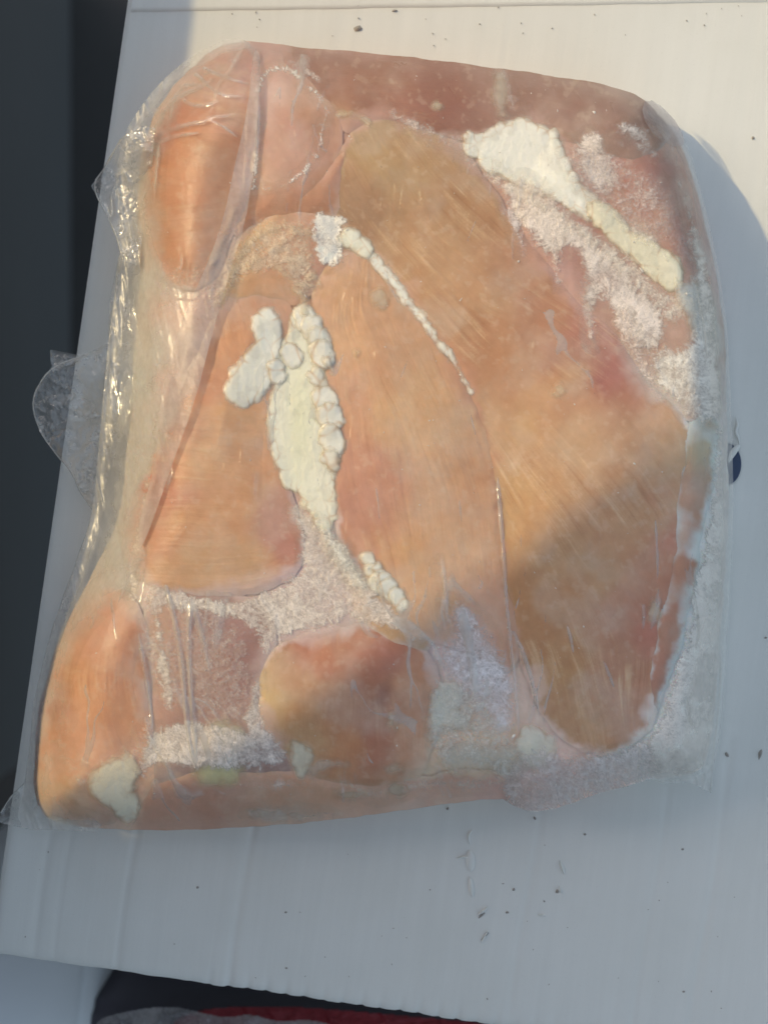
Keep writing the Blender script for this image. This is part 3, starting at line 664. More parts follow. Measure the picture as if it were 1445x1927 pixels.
frost('thin glittering frost in the pink hollow', [(sdf, [(330,1140),(420,1150),(480,1200),(480,1320),(440,1360),(350,1360),(300,1300),(310,1200)], 1)], (.70, .60, .56), .16, seed=5, relief=.0010)
frost('tuft of white frost near the middle of the block', [(sdf, [(585,400),(620,392),(660,408),(640,440),(652,470),(630,500),(600,495),(582,450)], 1)], ICEW, .85, seed=6, soft=6, relief=.0010)
frost('frost with painted bluish sky sheen on the lower end of the middle breast', [(sdf, [(842,1130),(880,1125),(930,1180),(970,1250),(985,1350),(960,1400),(900,1380),(870,1310),(826,1270),(790,1230),(830,1210)], 1), (stroke, [(828,1060),(840,1110),(842,1200)], 5, 9)], (.84, .82, .86), .62, seed=7, soft=22)  # bluish tint paints the film's sky reflection into the frost
frost('crumbly ice crust on the bottom right edge', [(sdf, [(940,1440),(1010,1400),(1060,1420),(1120,1418),(1180,1400),(1230,1385),(1240,1470),(1180,1485),(1110,1505),(1040,1525),(1000,1535),(960,1520),(940,1500)], 1)], (.76, .70, .68), .55, seed=8, soft=8, relief=.0022)
frost('pale frost stains on the bottom centre', [(sdf, [(800,1280),(860,1270),(900,1300),(960,1380),(1000,1420),(960,1480),(900,1440),(820,1450),(800,1380)], 1)], (.76, .76, .70), .30, seed=9)
frost('white frost line round the pale piece', [(stroke, [(480,175),(484,250),(480,330),(478,352)], 6, 8), (stroke, [(482,352),(515,356),(548,342),(585,312),(602,280),(606,240),(618,212)], 4, 3), (stroke, [(618,212),(600,180),(570,155),(545,125),(500,130),(480,180)], 3, 7)], (.92, .84, .77), 1.0, seed=10, soft=6, amp=4, relief=.0003)
frost('thin frost down the left edge', [(stroke, [(265,560),(285,700),(292,820),(275,930),(255,1040),(250,1120)], 14, 9), (stroke, [(300,540),(270,440),(268,340),(290,270)], 10, 14)], (.80, .70, .62), .45, seed=11)
frost('milky frost and painted film reflections over the lower left piece', [(stroke, [(120,1300),(110,1420),(150,1480),(240,1440),(280,1380)], 12, 18), (stroke, [(90,1480),(140,1540),(230,1550)], 14, 10), (sdf, [(255,1180),(300,1160),(320,1240),(300,1300),(270,1260)], 1)], (.88, .78, .68), .42, seed=14, soft=22)  # pale strokes also paint reflections on the film
frost('frost speckles over the rose piece', [(stroke, [(740,215),(800,245),(860,265)], 9, 14)], (.80, .68, .62), .40, seed=12)
frost('frost speckles at the top of the pale piece', [(stroke, [(600,150),(560,120)], 8, 14)], (.80, .68, .62), .35, seed=15)
frost('frost speckles beside the top streak of fat', [(stroke, [(950,140),(970,215)], 9, 9)], (.80, .68, .62), .35, seed=16)
frost('pale smear of fat and frost below the thick ridge', [(sdf, [(590,985),(625,980),(655,1030),(690,1075),(700,1110),(672,1120),(630,1070),(600,1030)], 1)], (.82, .80, .72), .80, seed=17, soft=16, amp=9)

# tiny flecks of ice under the film: one lot
M_ICE, nt_, p_ = new_mat('ice_fleck'); p_.inputs['Base Color'].default_value = (.85, .80, .74, 1); p_.inputs['Roughness'].default_value = .15
rg = np.random.default_rng(11); V = []; F = []
for _ in range(330):
    x, y = rg.uniform(90, 1350), rg.uniform(110, 1520)
    if samp(dBw, np.array([x]), np.array([y]))[0] < 12: continue
    zb = samp(ZTOP, np.array([x]), np.array([y]))[0]; a = rg.uniform(.8, 2.6) * (2.2 if rg.random() < .06 else 1); b = a * rg.uniform(.2, .7); t_ = rg.uniform(0, 6.3); i0 = len(V)
    V.append(P(x, y, zb + .0004))
    for j in range(6):
        u = j * math.pi / 3; r_ = 1 + rg.uniform(-.4, .4); ex, ey = a * r_ * math.cos(u), b * r_ * math.sin(u)
        V.append(P(x + ex * math.cos(t_) - ey * math.sin(t_), y + ex * math.sin(t_) + ey * math.cos(t_), zb - .0001))
    F += [(i0, i0 + 1 + (j + 1) % 6, i0 + 1 + j) for j in range(6)]
tag(mesh_obj('ice_flecks', np.array(V), F, M_ICE, root, smooth=False, origin=V[0]), kind='stuff')

# ------------------------------------------------------------------ the film
SMT = blur(ZTOP, 16)
def film(name, poly, mat, lift=.0012, wr=.0010, wscale=60, seed=0, z=None, stride=1, label=None, sm=1, sx=1.0, sy=1.0, rot=0.0, edge=None, soft_in=True):
    with Win([poly]): return film_(name, poly, mat, lift, wr, wscale, seed, z, stride, label, sm, sx, sy, rot, edge, soft_in)
def film_(name, poly, mat, lift, wr, wscale, seed, z, stride, label, sm, sx, sy, rot, edge, soft_in):
    if z is not None: z = globals()[z]
    if isinstance(wr, str): wr = globals()[wr]
    d = sdf(poly, sm)
    ca, sa = math.cos(rot), math.sin(rot)
    U = (GX * ca + GY * sa) * sx; V = (-GX * sa + GY * ca) * sy
    base = np.maximum(SMT, ZTOP) if z is None else z
    if z is None: base = blur(base, 6)
    zz = base + lift + wr * (ridged(U, V, wscale, 3, 900 + seed) + .5 * fbm(U, V, wscale * .7, 3, 910 + seed))
    if edge: zz = zz - edge * smooth01(1 - (d + fbm(GX, GY, 40, 3, 930 + seed) * 18) / 45)
    fd = np.maximum(smooth01((d + fbm(GX, GY, 45, 4, 940 + seed) * 26) / 55), smooth01(1 - (dBag - 10) / 25)) if soft_in else np.ones_like(d)
    o = patch(name, d, zz, mat, root, {'fade': np.repeat(fd[..., None], 3, 2)}, stride=stride)
    if label: o['label'] = label
    return o
tb = np.clip(dBag / 95, 0, 1)
ZB = .006 + (.030) * tb ** .8
ZLEFT = np.maximum(blur(np.maximum(ZTOP, ZB), 14), ZTOP + .0004)
ZRIGHT = blur(np.maximum(ZTOP, ZB), 4); WIN.append('ZRIGHT')
WRL = .0002 + .0012 * smooth01((150 - dBag) / 70)
film('bag_film', [(440,66),(478,84),(474,150),(420,170),(360,210),(325,260),(312,330),(312,410),(330,470),(360,500),(398,480),(440,430),(402,560),(352,740),(305,900),(285,1000),(270,1110),(215,1150),(165,1200),(140,1270),(124,1340),(120,1440),(140,1510),(210,1567),(90,1562),(30,1556),(46,1480),(57,1400),(62,1330),(73,1280),(93,1200),(148,1050),(176,965),(190,800),(198,700),(216,560),(228,485),(224,400),(220,320),(232,255),(260,208),(298,158),(358,106)], M_FILM, .0006, 'WRL', 90, 1, 'ZLEFT', sx=2.0, sy=.35, rot=R(-10), label='loose milky film down the left side of the bag')
film('bag_film', [(290,250),(440,250),(474,262),(470,330),(440,440),(400,525),(350,545),(308,505),(284,420),(280,330)], M_CLEAR, .0006, .0004, 90, 21, 'ZLEFT', sx=2.0, sy=.4, label='clear film over the top left piece')
film('bag_film', [(262,1090),(268,1300),(288,1420),(262,1500),(200,1567),(115,1525),(92,1440),(100,1330),(118,1255),(148,1175),(200,1125)], M_CLEAR, .0006, .0004, 90, 22, 'ZLEFT', sx=1.5, sy=.5, label='clear film over the lower left piece')
film('bag_fold', [(478,84),(492,110),(484,230),(476,330),(462,420),(436,500),(402,620),(366,760),(322,880),(285,990),(262,1040),(262,980),(292,880),(300,760),(330,640),(362,560),(398,480),(424,400),(440,320),(468,200)], M_BAND, .0022, .0006, 120, 2, 'ZLEFT', sx=1.6, sy=.4, rot=R(-10), soft_in=False, label='doubled lavender grey fold of film')
film('bag_film', [(1215,182),(1252,205),(1282,248),(1307,312),(1336,430),(1356,530),(1368,620),(1372,700),(1377,830),(1380,960),(1375,1080),(1367,1200),(1362,1300),(1352,1400),(1340,1450),(1336,1494),(1310,1474),(1230,1475),(1215,1440),(1240,1370),(1290,1180),(1330,960),(1340,800),(1335,640),(1300,500),(1270,380),(1225,270)], M_FILM, .0012, .0010, 70, 4, 'ZRIGHT', sx=2.2, sy=.4, rot=R(4), label='clear film along the right side of the bag')
film('bag_film', [(1215,182),(1262,214),(1290,262),(1280,280),(1235,262),(1205,215)], M_BAND, .0014, .0004, 60, 7, soft_in=False, label='milky corner of film at the upper right')

# loose corners and ears of the bag, each a curved sheet of its own
def sheet(name, poly, zs, mat, seed, wr=.0016, ws=50, label=None, rot=0., sx=1., sy=1.):
    with Win([poly]): return sheet_(name, poly, zs, mat, seed, wr, ws, label, rot, sx, sy)
def sheet_(name, poly, zs, mat, seed, wr, ws, label, rot, sx, sy):
    d = sdf(poly, 0); ca, sa = math.cos(rot), math.sin(rot)
    U = (GX * ca + GY * sa) * sx; V = (-GX * sa + GY * ca) * sy
    num = 0; den = 0
    for x, y, z in zs:
        wgt = 1 / ((GX - x) ** 2 + (GY - y) ** 2 + 100) ** 1.3; num = num + wgt * z; den = den + wgt
    z = num / den + wr * (ridged(U, V, ws, 3, seed) - .3) + .0006 * smooth01(1 - d / 5)
    o = patch(name, d, z, mat, root, {'fade': np.ones((NY, NX, 3))}); 
    if label: o['label'] = label
    # rolled hem catching the light
    return o
sheet('bag_corner', [(233,492),(222,450),(206,412),(172,350),(196,318),(226,262),(262,236),(292,240),(286,330),(272,420),(262,500)], [(172,350,.012),(290,260,.034),(270,480,.026),(220,400,.018)], M_FLAP, 950, label='stiff pointed ear of film at the upper left', ws=44, wr=.0030)
sheet('bag_corner', [(215,640),(160,668),(98,690),(70,728),(60,762),(75,812),(108,858),(136,888),(150,925),(180,966),(205,900),(215,760)], [(62,762,.014),(100,690,.016),(180,960,.004),(215,760,.008),(120,780,.017)], M_FLAP, 960, label='ballooned clear ear of film at the middle left', ws=60, wr=.0042)
sheet('bag_corner', [(95,658),(130,664),(160,672),(100,700),(96,680)], [(95,658,.010),(130,680,.012)], M_FLAP, 965, ws=30, wr=.0008)
sheet('bag_corner', [(8,1550),(0,1547),(2,1530),(22,1497),(56,1466),(80,1480),(100,1562),(60,1562)], [(5,1545,.003),(60,1480,.012),(90,1550,.010)], M_FLAP, 970, ws=40, label='twisted tail of film at the lower left corner')
sheet('bag_corner', [(1290,1440),(1340,1440),(1338,1492),(1326,1488),(1300,1474)], [(1336,1490,.004),(1300,1450,.012)], M_FLAP, 975, ws=26, wr=.0010)
sheet('bag_corner', [(208,560),(224,480),(262,470),(268,560),(250,760),(205,900),(190,880),(196,760)], [(210,560,.008),(262,480,.024),(250,760,.02),(195,880,.008)], M_FLAP, 980, ws=70, wr=.0022, sx=1.6, sy=.5)

# taut film over the whole face: it clings to the meat and stands clear of it only along its tension folds
FOLDS = [  # points, half width px, height mm
    ([(312,1104),(328,1160),(342,1240),(349,1330),(357,1400),(369,1448)], 6, 1.1),
    ([(360,1128),(354,1200),(359,1300),(368,1400),(371,1450)], 6, 1.1),
    ([(360,1130),(374,1170),(388,1230),(396,1270)], 9, .5),
    ([(262,1195),(280,1300),(288,1370),(282,1400)], 4, .7),
    ([(208,1110),(213,1160),(222,1222)], 4, .6),
    ([(936,900),(944,1000),(952,1130),(966,1260),(976,1388)], 5, .9),
    ([(966,1190),(985,1230),(1003,1290),(1014,1345)], 6, .9),
    ([(1238,1110),(1235,1150),(1222,1190)], 6, .9), ([(1242,1130),(1232,1152),(1224,1166)], 7, .7),
    ([(1232,960),(1236,1040),(1238,1110)], 5, .4), ([(1206,1116),(1212,1160),(1207,1200)], 5, .5),
    ([(1060,1160),(1074,1200),(1082,1250)], 7, .4), ([(1130,1230),(1150,1280),(1160,1310)], 6, .4),
    ([(868,1150),(886,1230),(896,1310)], 14, .8), ([(832,1050),(838,1110),(842,1170)], 6, .5),
    ([(772,1240),(774,1300),(770,1360)], 4, .4),
    ([(1350,1180),(1354,1230),(1350,1290),(1347,1390)], 5, .9), ([(1300,520),(1322,600),(1330,690)], 5, .5),
    ([(300,208),(336,182),(372,166),(400,150)], 5, 1.3), ([(300,252),(350,234),(380,230),(398,222)], 5, 1.3),
    ([(286,272),(330,255),(372,250)], 5, 1.0), ([(368,118),(402,138),(440,150),(468,158)], 4, .9),
    ([(350,126),(370,140),(388,158),(404,172)], 5, 1.0), ([(390,222),(420,219),(442,214)], 4, .8),
    ([(340,176),(352,196),(384,200),(410,190)], 5, .8), ([(404,172),(430,182),(462,180)], 4, .7),
    ([(330,150),(352,162),(376,158)], 5, .8), ([(398,226),(424,240),(452,262)], 4, .5), ([(300,252),(296,300),(290,380)], 5, .6),
    ([(488,180),(486,240),(480,330)], 5, .5), ([(640,1460),(648,1500),(642,1530)], 5, .3), ([(700,880),(712,940),(716,1010)], 5, .25), ([(880,760),(900,840),(912,900)], 5, .25)]
M_TAUT = film_material('taut_film', milk=.30, tint=(.93, .91, .87), rough=.17, gl=1.3, wob=.0003)
def taut():
    rid = np.zeros((NY, NX))
    for pts, w_, h_ in FOLDS:
        with Win([pts], 30):
            d = stroke(pts, w_, w_ * .6); p = np.array(pts, float)
            ends = np.minimum(np.hypot(GX - p[0, 0], GY - p[0, 1]), np.hypot(GX - p[-1, 0], GY - p[-1, 1]))
            i0 = int((X0 - (-20)) / STEP); j0 = int((Y0 - 40) / STEP)
            r = np.sin(np.clip(d / w_, 0, 1) * math.pi / 2) ** 1.3 * h_ * .0017 * (.25 + .75 * smooth01(ends / 45)) * (.8 + .4 * fbm(GX, GY, 30, 2, 77))
            sl_ = rid[j0:j0 + NY, i0:i0 + NX]; np.maximum(sl_, r, out=sl_)
    # fine branching tension wrinkles
    U = (GX * math.cos(R(5)) + GY * math.sin(R(5))) + fbm(GX, GY, 150, 3, 31) * 40; V = GY * .12
    n1 = np.clip(1 - np.abs(fbm(U, V, 55, 2, 32)) * 11, 0, 1) ** 1.5 * smooth01(fbm(GX, GY, 190, 3, 33) * 3 - .15)
    U2 = (GX * math.cos(R(-28)) + GY * math.sin(R(-28))) + fbm(GX, GY, 120, 3, 34) * 40; V2 = (-GX * math.sin(R(-28)) + GY * math.cos(R(-28))) * .13
    n2 = np.clip(1 - np.abs(fbm(U2, V2, 50, 2, 35)) * 11, 0, 1) ** 1.5 * smooth01(fbm(GX, GY, 170, 3, 36) * 3 - .35)
    calm = smooth01(np.hypot((GX - 400) / 1.3, GY - 1010) / 60 - 1.2)
    rid = np.maximum(rid, np.maximum(n1, n2) * .00034 * calm)
    rid = blur(rid, 1.3)
    left = smooth01((500 - GX) / 30) * smooth01((1090 - GY) / 40)
    base = (np.maximum(blur(ZTOP, 3), ZTOP) * (1 - left) + (ZLEFT + .0012) * left)
    z = base - .00022 * (1 - left) + rid
    d = sdf([(440,84),(545,100),(720,114),(850,128),(1000,148),(1150,172),(1206,196),(1262,262),(1288,330),(1320,450),(1350,640),(1356,830),(1358,960),(1350,1100),(1346,1300),(1330,1440),(1240,1450),(1100,1480),(1000,1510),(940,1490),(640,1530),(330,1548),(200,1540),(110,1500),(90,1400),(110,1260),(180,1120),(262,1060),(290,900),(330,760),(380,600),(400,520),(300,500),(276,420),(270,310),(290,230),(350,150)], 1)
    fade = smooth01(rid / .00028)
    o = patch('taut_film', d, z, M_TAUT, root, {'fade': np.repeat(fade[..., None], 3, 2)})
    o['label'] = 'clinging film with tension folds over the face of the block'
taut()
# rolled hems of the loose corners
M_HEM = film_material('film_hem', milk=.5, tint=(.85, .84, .80), rough=.12, gl=2.0, wob=.0003)
def hem(pts, w_, zs, seed=0):
    pts = np.array(pts, float); z = np.array(zs, float)
    q = chaikin(np.column_stack([pts, z]), 2, closed=False); V = []; K = 6
    tan = np.gradient(q[:, :2], axis=0); tan /= np.linalg.norm(tan, axis=1)[:, None] + 1e-9
    for i in range(len(q)):
        r = w_ * (1 + .35 * math.sin(i * 1.7 + seed)) * S
        for j in range(K):
            a = 2 * math.pi * j / K; x, y, zz = P(q[i, 0], q[i, 1], q[i, 2])
            V.append((x - tan[i, 1] * math.cos(a) * r, y - tan[i, 0] * math.cos(a) * r, zz + math.sin(a) * r))
    F = [(i * K + j, i * K + (j + 1) % K, (i + 1) * K + (j + 1) % K, (i + 1) * K + j) for i in range(len(q) - 1) for j in range(K)]
    mesh_obj('bag_hem', np.array(V), np.array(F), M_HEM, root, attrs={'fade': np.ones((len(V), 3))}, origin=tuple(np.mean(V, 0)))
hem([(228,262),(196,318),(172,350),(206,412),(222,450),(232,490)], 1.3, [.03,.016,.012,.016,.02,.022], 1)
hem([(160,668),(98,690),(70,728),(60,762),(75,812),(108,858),(136,888),(150,925),(180,966)], 1.2, [.012,.017,.016,.015,.013,.012,.010,.007,.004], 2)
hem([(226,486),(216,560),(199,700),(191,800),(190,860),(178,962),(148,1050),(118,1130),(95,1200)], 1.6, [.018,.014,.012,.011,.010,.009,.009,.009,.009], 3)
hem([(1350,1180),(1356,1250),(1352,1330),(1344,1400),(1338,1450),(1336,1492)], 1.8, [.014,.014,.014,.013,.010,.005], 4)
hem([(2,1530),(22,1497),(56,1466)], 1.3, [.005,.009,.013], 5)

# ------------------------------------------------------------------ the carton
CU = np.array([.9897, -.1432]); CV = np.array([.1432, .9897])      # along its near edge, and away up the left edge
C0 = np.array(P(-20, 1794)[:2])
def card_material(name, base=(.76, .765, .735), flute=True):
    m, nt, p = new_mat(name)
    tc = N(nt, 'ShaderNodeNewGeometry')
    mp = N(nt, 'ShaderNodeMapping'); mp.inputs['Rotation'].default_value = (0, 0, R(8.2)); lk(nt, tc.outputs['Position'], mp.inputs['Vector'])
    sq = N(nt, 'ShaderNodeVectorMath', operation='MULTIPLY'); lk(nt, mp.outputs[0], sq.inputs[0]); sq.inputs[1].default_value = (1, .04, 1)
    n1 = noise(nt, 210, 3, .5, sq.outputs[0]); n2 = noise(nt, 1600, 4, .6); n3 = noise(nt, 22, 5, .55)
    col = mixc(nt, ramp(nt, n1.outputs[0], [(.35, (0,) * 3), (.75, (.5,) * 3)]), base, tuple(b * .93 for b in base))
    col = mixc(nt, ramp(nt, n3.outputs[0], [(.4, (0,) * 3), (.75, (.5,) * 3)]), col, tuple(b * f for b, f in zip(base, (.90, .90, .88))))
    col = mixc(nt, ramp(nt, n2.outputs[0], [(.6, (0,) * 3), (.78, (.25,) * 3)]), col, (.5, .48, .46))
    lk(nt, col, p.inputs['Base Color']); p.inputs['Roughness'].default_value = .62
    p.inputs['Specular IOR Level'].default_value = .3
    nb = bump(nt, n2.outputs[0], .0001, .35); nb = bump(nt, n1.outputs[0], .0004, .35, nb)
    lk(nt, nb, p.inputs['Normal']); return m
M_CARD = card_material('white_card')
M_EDGE, nt_, p_ = new_mat('torn_card_edge'); p_.inputs['Base Color'].default_value = (.52, .46, .38, 1); p_.inputs['Roughness'].default_value = .9
lk(nt_, bump(nt_, noise(nt_, 900, 4).outputs[0], .0006, .8), p_.inputs['Normal'])

box = empty('cardboard_box', (float(C0[0]), float(C0[1]), -.30))
tag(box, 'big white corrugated cardboard box under the bag of chicken', 'cardboard box')
LU, LV = .46, .50
def card_top():
    us = np.concatenate([np.arange(0, LU, .0012)]); vs = np.concatenate([np.arange(0, .03, .0008), np.arange(.03, LV, .0025)])
    U, V = np.meshgrid(us, vs)
    z = .000012 * np.sin(2 * np.pi * U / .0075) + .0002 * fbm(U * 1000, V * 1000, 90, 3, 3) - .0002
    # crushed flutes along the near edge
    ph = (U / .0078) % 1.0; amp = .5 + .5 * vnoise(U * 130, V * 0 + 3, 8)
    dent = np.exp(-((ph - .5) / .13) ** 2) * np.exp(-(V / .006) ** 2) * amp * smooth01((U - .07) / .03)
    z = z - dent * .0008 - np.exp(-V / .0016) * .0014 - np.exp(-U / .0016) * .0014
    # pressed tape lines and creases running away from the edge
    for u0, wd, dp in ((.018, .0016, .0005), (.026, .0012, .0004), (.052, .001, .0005), (.098, .0013, .0007), (.212, .0013, .0004), (.262, .0012, .0004), (.285, .0016, .0005), (.345, .002, .0005)):
        z = z - dp * np.exp(-((U - u0 + .0008 * np.sin(V * 60)) / wd) ** 2) * (.5 + .5 * vnoise(V * 40, U * 0 + u0 * 999, 4)) * (V < .13)
    V2 = V + .0003 * dent + .0005 * fbm(U * 1000, V * 0, 9, 3, 6) * np.exp(-V / .004)
    X = C0[0] + CU[0] * U + CV[0] * V2; Y = C0[1] + CU[1] * U + CV[1] * V2
    ny, nx = U.shape; idx = np.arange(ny * nx).reshape(ny, nx)
    F = np.stack([idx[:-1, :-1].ravel(), idx[:-1, 1:].ravel(), idx[1:, 1:].ravel(), idx[1:, :-1].ravel()], 1)
    return np.stack([X.ravel(), Y.ravel(), z.ravel()], 1), F, idx
Vt, Ft, idt = card_top()
mesh_obj('top_panel', Vt, Ft, M_CARD, box, origin=(float(C0[0]), float(C0[1]), 0))
def W(u, v, z): return (C0[0] + CU[0] * u + CV[0] * v, C0[1] + CU[1] * u + CV[1] * v, z)
def slab(name, u0, u1, v0, v1, z0, z1, mat, parent, bev=0):
    V = [W(a, b, c) for c in (z0, z1) for b in (v0, v1) for a in (u0, u1)]
    F = [(0, 2, 3, 1), (4, 5, 7, 6), (0, 1, 5, 4), (2, 6, 7, 3), (0, 4, 6, 2), (1, 3, 7, 5)]
    return mesh_obj(name, np.array(V), F, mat, parent, smooth=False, origin=V[0])
slab('side_panel', .0006, LU - .004, .0006, .0036, -.30, -.0032, M_CARD, box)
slab('side_panel', .0006, .0036, .0040, LV - .008, -.30, -.0032, M_CARD, box)
slab('side_panel', LU - .004, LU - .001, .0006, LV - .004, -.30, -.0032, M_CARD, box)
slab('side_panel', .0006, LU - .0044, LV - .0075, LV - .0045, -.30, -.0032, M_CARD, box)
# far flap: its cut edge crosses the top of the picture
def flap():
    pts = [(248, 22), (420, 20), (600, 17), (760, 14), (950, 12), (1200, 8), (1460, 3), (1700, 0)]
    q = chaikin(pts, 2, closed=False); V = []; n = len(q)
    q[:, 1] += np.interp(q[:, 0], np.linspace(240, 1700, 60), np.random.default_rng(4).normal(0, .5, 60))
    for x, y in q: V.append(P(x, y + 1.5, -.0006))
    for x, y in q: V.append(P(x, y - 2.0, .00026))
    for x, y in q: V.append(P(x, y - 9, .00032))
    for x, y in q: V.append(P(x + 30, y - 250, .0005))
    F = [(r * n + i, r * n + i + 1, (r + 1) * n + i + 1, (r + 1) * n + i) for r in range(3) for i in range(n - 1)]
    mesh_obj('top_flap', np.array(V), F, M_CARD, box, origin=V[0])['label'] = 'overlapping far flap of the lid'
flap()
# a dark blue oval hole with torn paper beside the bag
M_HOLE, nt_, p_ = new_mat('dark_blue_print'); p_.inputs['Base Color'].default_value = (.04, .062, .12, 1); p_.inputs['Roughness'].default_value = .6
V = [P(1367, 873, .0007)] + [P(1367 + 27 * math.cos(a), 873 + 39 * math.sin(a), .0007) for a in np.linspace(0, 2 * math.pi, 40, endpoint=False)]
F = [(0, 1 + (i + 1) % 40, 1 + i) for i in range(40)]
mesh_obj('printed_spot', np.array(V), F, M_HOLE, box, smooth=False, origin=V[0])['label'] = 'dark blue oval spot half hidden by the bag'
def ribbon(pts, w_, z, mat, parent, name, dz=.0009, label=None):
    q = chaikin(np.array(pts, float), 2, closed=False); tan = np.gradient(q, axis=0); tan /= np.linalg.norm(tan, axis=1)[:, None] + 1e-9
    V = []; n = len(q)
    for i in range(n):
        tp = math.sin(math.pi * min(max(i / (n - 1), .06), .94))
        for s_, h in ((-1, 0), (-.4, 1), (.4, 1), (1, 0)):
            x, y = q[i] + np.array([-tan[i, 1], tan[i, 0]]) * s_ * w_ * tp
            V.append(P(x, y, z + h * dz * tp))
    F = [(i * 4 + j, (i + 1) * 4 + j, (i + 1) * 4 + j + 1, i * 4 + j + 1) for i in range(n - 1) for j in range(3)]
    o = mesh_obj(name, np.array(V), F, mat, parent, smooth=True, origin=V[0])
    if label: o['label'] = label
    return o
ribbon([(1384, 786), (1388, 800), (1383, 812), (1389, 824), (1390, 836)], 3.2, .0004, M_CARD, box, 'torn_paper', .0016)
ribbon([(1392, 838), (1384, 844), (1376, 856), (1370, 870)], 6, .0012, M_CARD, box, 'torn_paper', .0008)
for pts, w_ in (([(898,1722),(908,1716),(918,1706)], 2.5), ([(905,1775),(910,1765),(918,1752)], 1.8), ([(1053,1620),(1057,1632),(1062,1646)], 3), ([(884,1590),(880,1574),(888,1562)], 2.6), ([(858,1616),(876,1612),(886,1616)], 2.4), ([(1012,1722),(1026,1723)], 2), ([(884,1650),(889,1690)], 5), ([(884,1600),(886,1640)], 9), ([(1052,1668),(1056,1682)], 1.5)):
    ribbon(pts, w_, .0001, M_CARD, box, 'dent', .0006)

# crumbs of dirt on the lid: one lot
M_DIRT, nt_, p_ = new_mat('dirt'); p_.inputs['Base Color'].default_value = (.34, .31, .28, 1); p_.inputs['Roughness'].default_value = .9
rng = np.random.default_rng(5)
spk = [(673,53,5,-25,9),(1430,1418,4,-75,11),(1048,1677,3,-80,5),(1367,1420,3,60,5),(954,1717,2.5,0,3),(966,1674,3,0,3),(1284,1598,2,0,3),(1079,228,2,0,3),(1006,1540,2.5,60,4),(906,1722,2,-40,9),(912,1762,1.6,-45,11),(1286,1866,2,0,3),(372,1670,2.5,0,3),(538,1717,2,0,3),(539,1822,2,0,3),(1416,260,3,0,3),(742,20,2,-10,6),(1440,1200,2,0,3),(842,1522,2.5,0,3),(1100,1570,2,0,3)]
for _ in range(34):
    spk.append((rng.uniform(20, 1440), rng.uniform(1590, 1900), rng.uniform(.6, 1.5), rng.uniform(0, 180), rng.uniform(.8, 2.2)))
for _ in range(25):
    spk.append((rng.uniform(420, 1440), rng.uniform(5, 90), rng.uniform(.6, 1.3), rng.uniform(0, 180), rng.uniform(.8, 2.0)))
V = []; F = []
for x, y, b, an, a in spk:
    if y > 1790 + (x + 20) * .144: continue
    i0 = len(V); ca, sa = math.cos(R(an)), math.sin(R(an)); m_ = 8
    V.append(P(x, y, .0006 + b * S * .5))
    for j in range(m_):
        t_ = 2 * math.pi * j / m_; rr = 1 + rng.uniform(-.25, .25)
        ex, ey = a * rr * math.cos(t_), b * rr * math.sin(t_)
        V.append(P(x + ex * ca - ey * sa, y + ex * sa + ey * ca, -.0002))
    F += [(i0, i0 + 1 + (j + 1) % m_, i0 + 1 + j) for j in range(m_)]
tag(mesh_obj('dirt_crumbs', np.array(V), F, M_DIRT, None, origin=V[0]), 'dark crumbs and flecks of dirt scattered on the white lid', 'dirt', kind='stuff')

# ------------------------------------------------------------------ what lies below, out of focus
def simple(name, col, rough=.7, bs=None, var=.25, scale=30):
    m, nt, p = new_mat(name); n = noise(nt, scale, 5)
    lk(nt, mixc(nt, math_(nt, 'MULTIPLY', n.outputs[0], var), col, tuple(c * .4 for c in col)), p.inputs['Base Color'])
    p.inputs['Roughness'].default_value = rough
    if bs: lk(nt, bump(nt, n.outputs[0], bs, .6), p.inputs['Normal'])
    return m
M_GROUND = simple('asphalt', (.07, .066, .064), .9, .003)
g = 300.0
ground = mesh_obj('ground', np.array([(-g, -g, -1.0), (g, -g, -1.0), (g, g, -1.0), (-g, g, -1.0)]), [(0, 1, 2, 3)], M_GROUND, None, smooth=False)
tag(ground, kind='structure')

M_BLOCKER = simple('blocker_paint', (.12, .125, .13), .8, .002, .2, 8)
# added slab on the sunny side, top edge traced to shade the lid's left strip
def sun_hit(px, py, X):
    x, y, _ = P(px, py); tt = (X - x) / to_sun[0]
    return (X, y + tt * to_sun[1], tt * to_sun[2])
def shade_wall(name, X, edge_pts, thick=.06):
    top = [sun_hit(px, py, X) for px, py in edge_pts]
    V = [(X, t_[1], t_[2]) for t_ in top] + [(X, t_[1], -1.0) for t_ in top]
    n = len(top); V += [(X - thick, v[1], v[2]) for v in V]
    F = []
    for i in range(n - 1):
        F += [(i, i + 1, n + i + 1, n + i), (2 * n + i, 3 * n + i, 3 * n + i + 1, 2 * n + i + 1), (i, 2 * n + i, 2 * n + i + 1, i + 1)]
    F += [(0, n, 3 * n, 2 * n), (n - 1, 3 * n - 1, 4 * n - 1, 2 * n - 1)]
    return tag(mesh_obj(name, np.array(V), F, M_BLOCKER, None, smooth=False), kind='structure')
shade_wall('shade_wall', -.37, [(405, -1500), (378, -100), (352, 120), (262, 1100), (215, 1700), (215, 2600)])
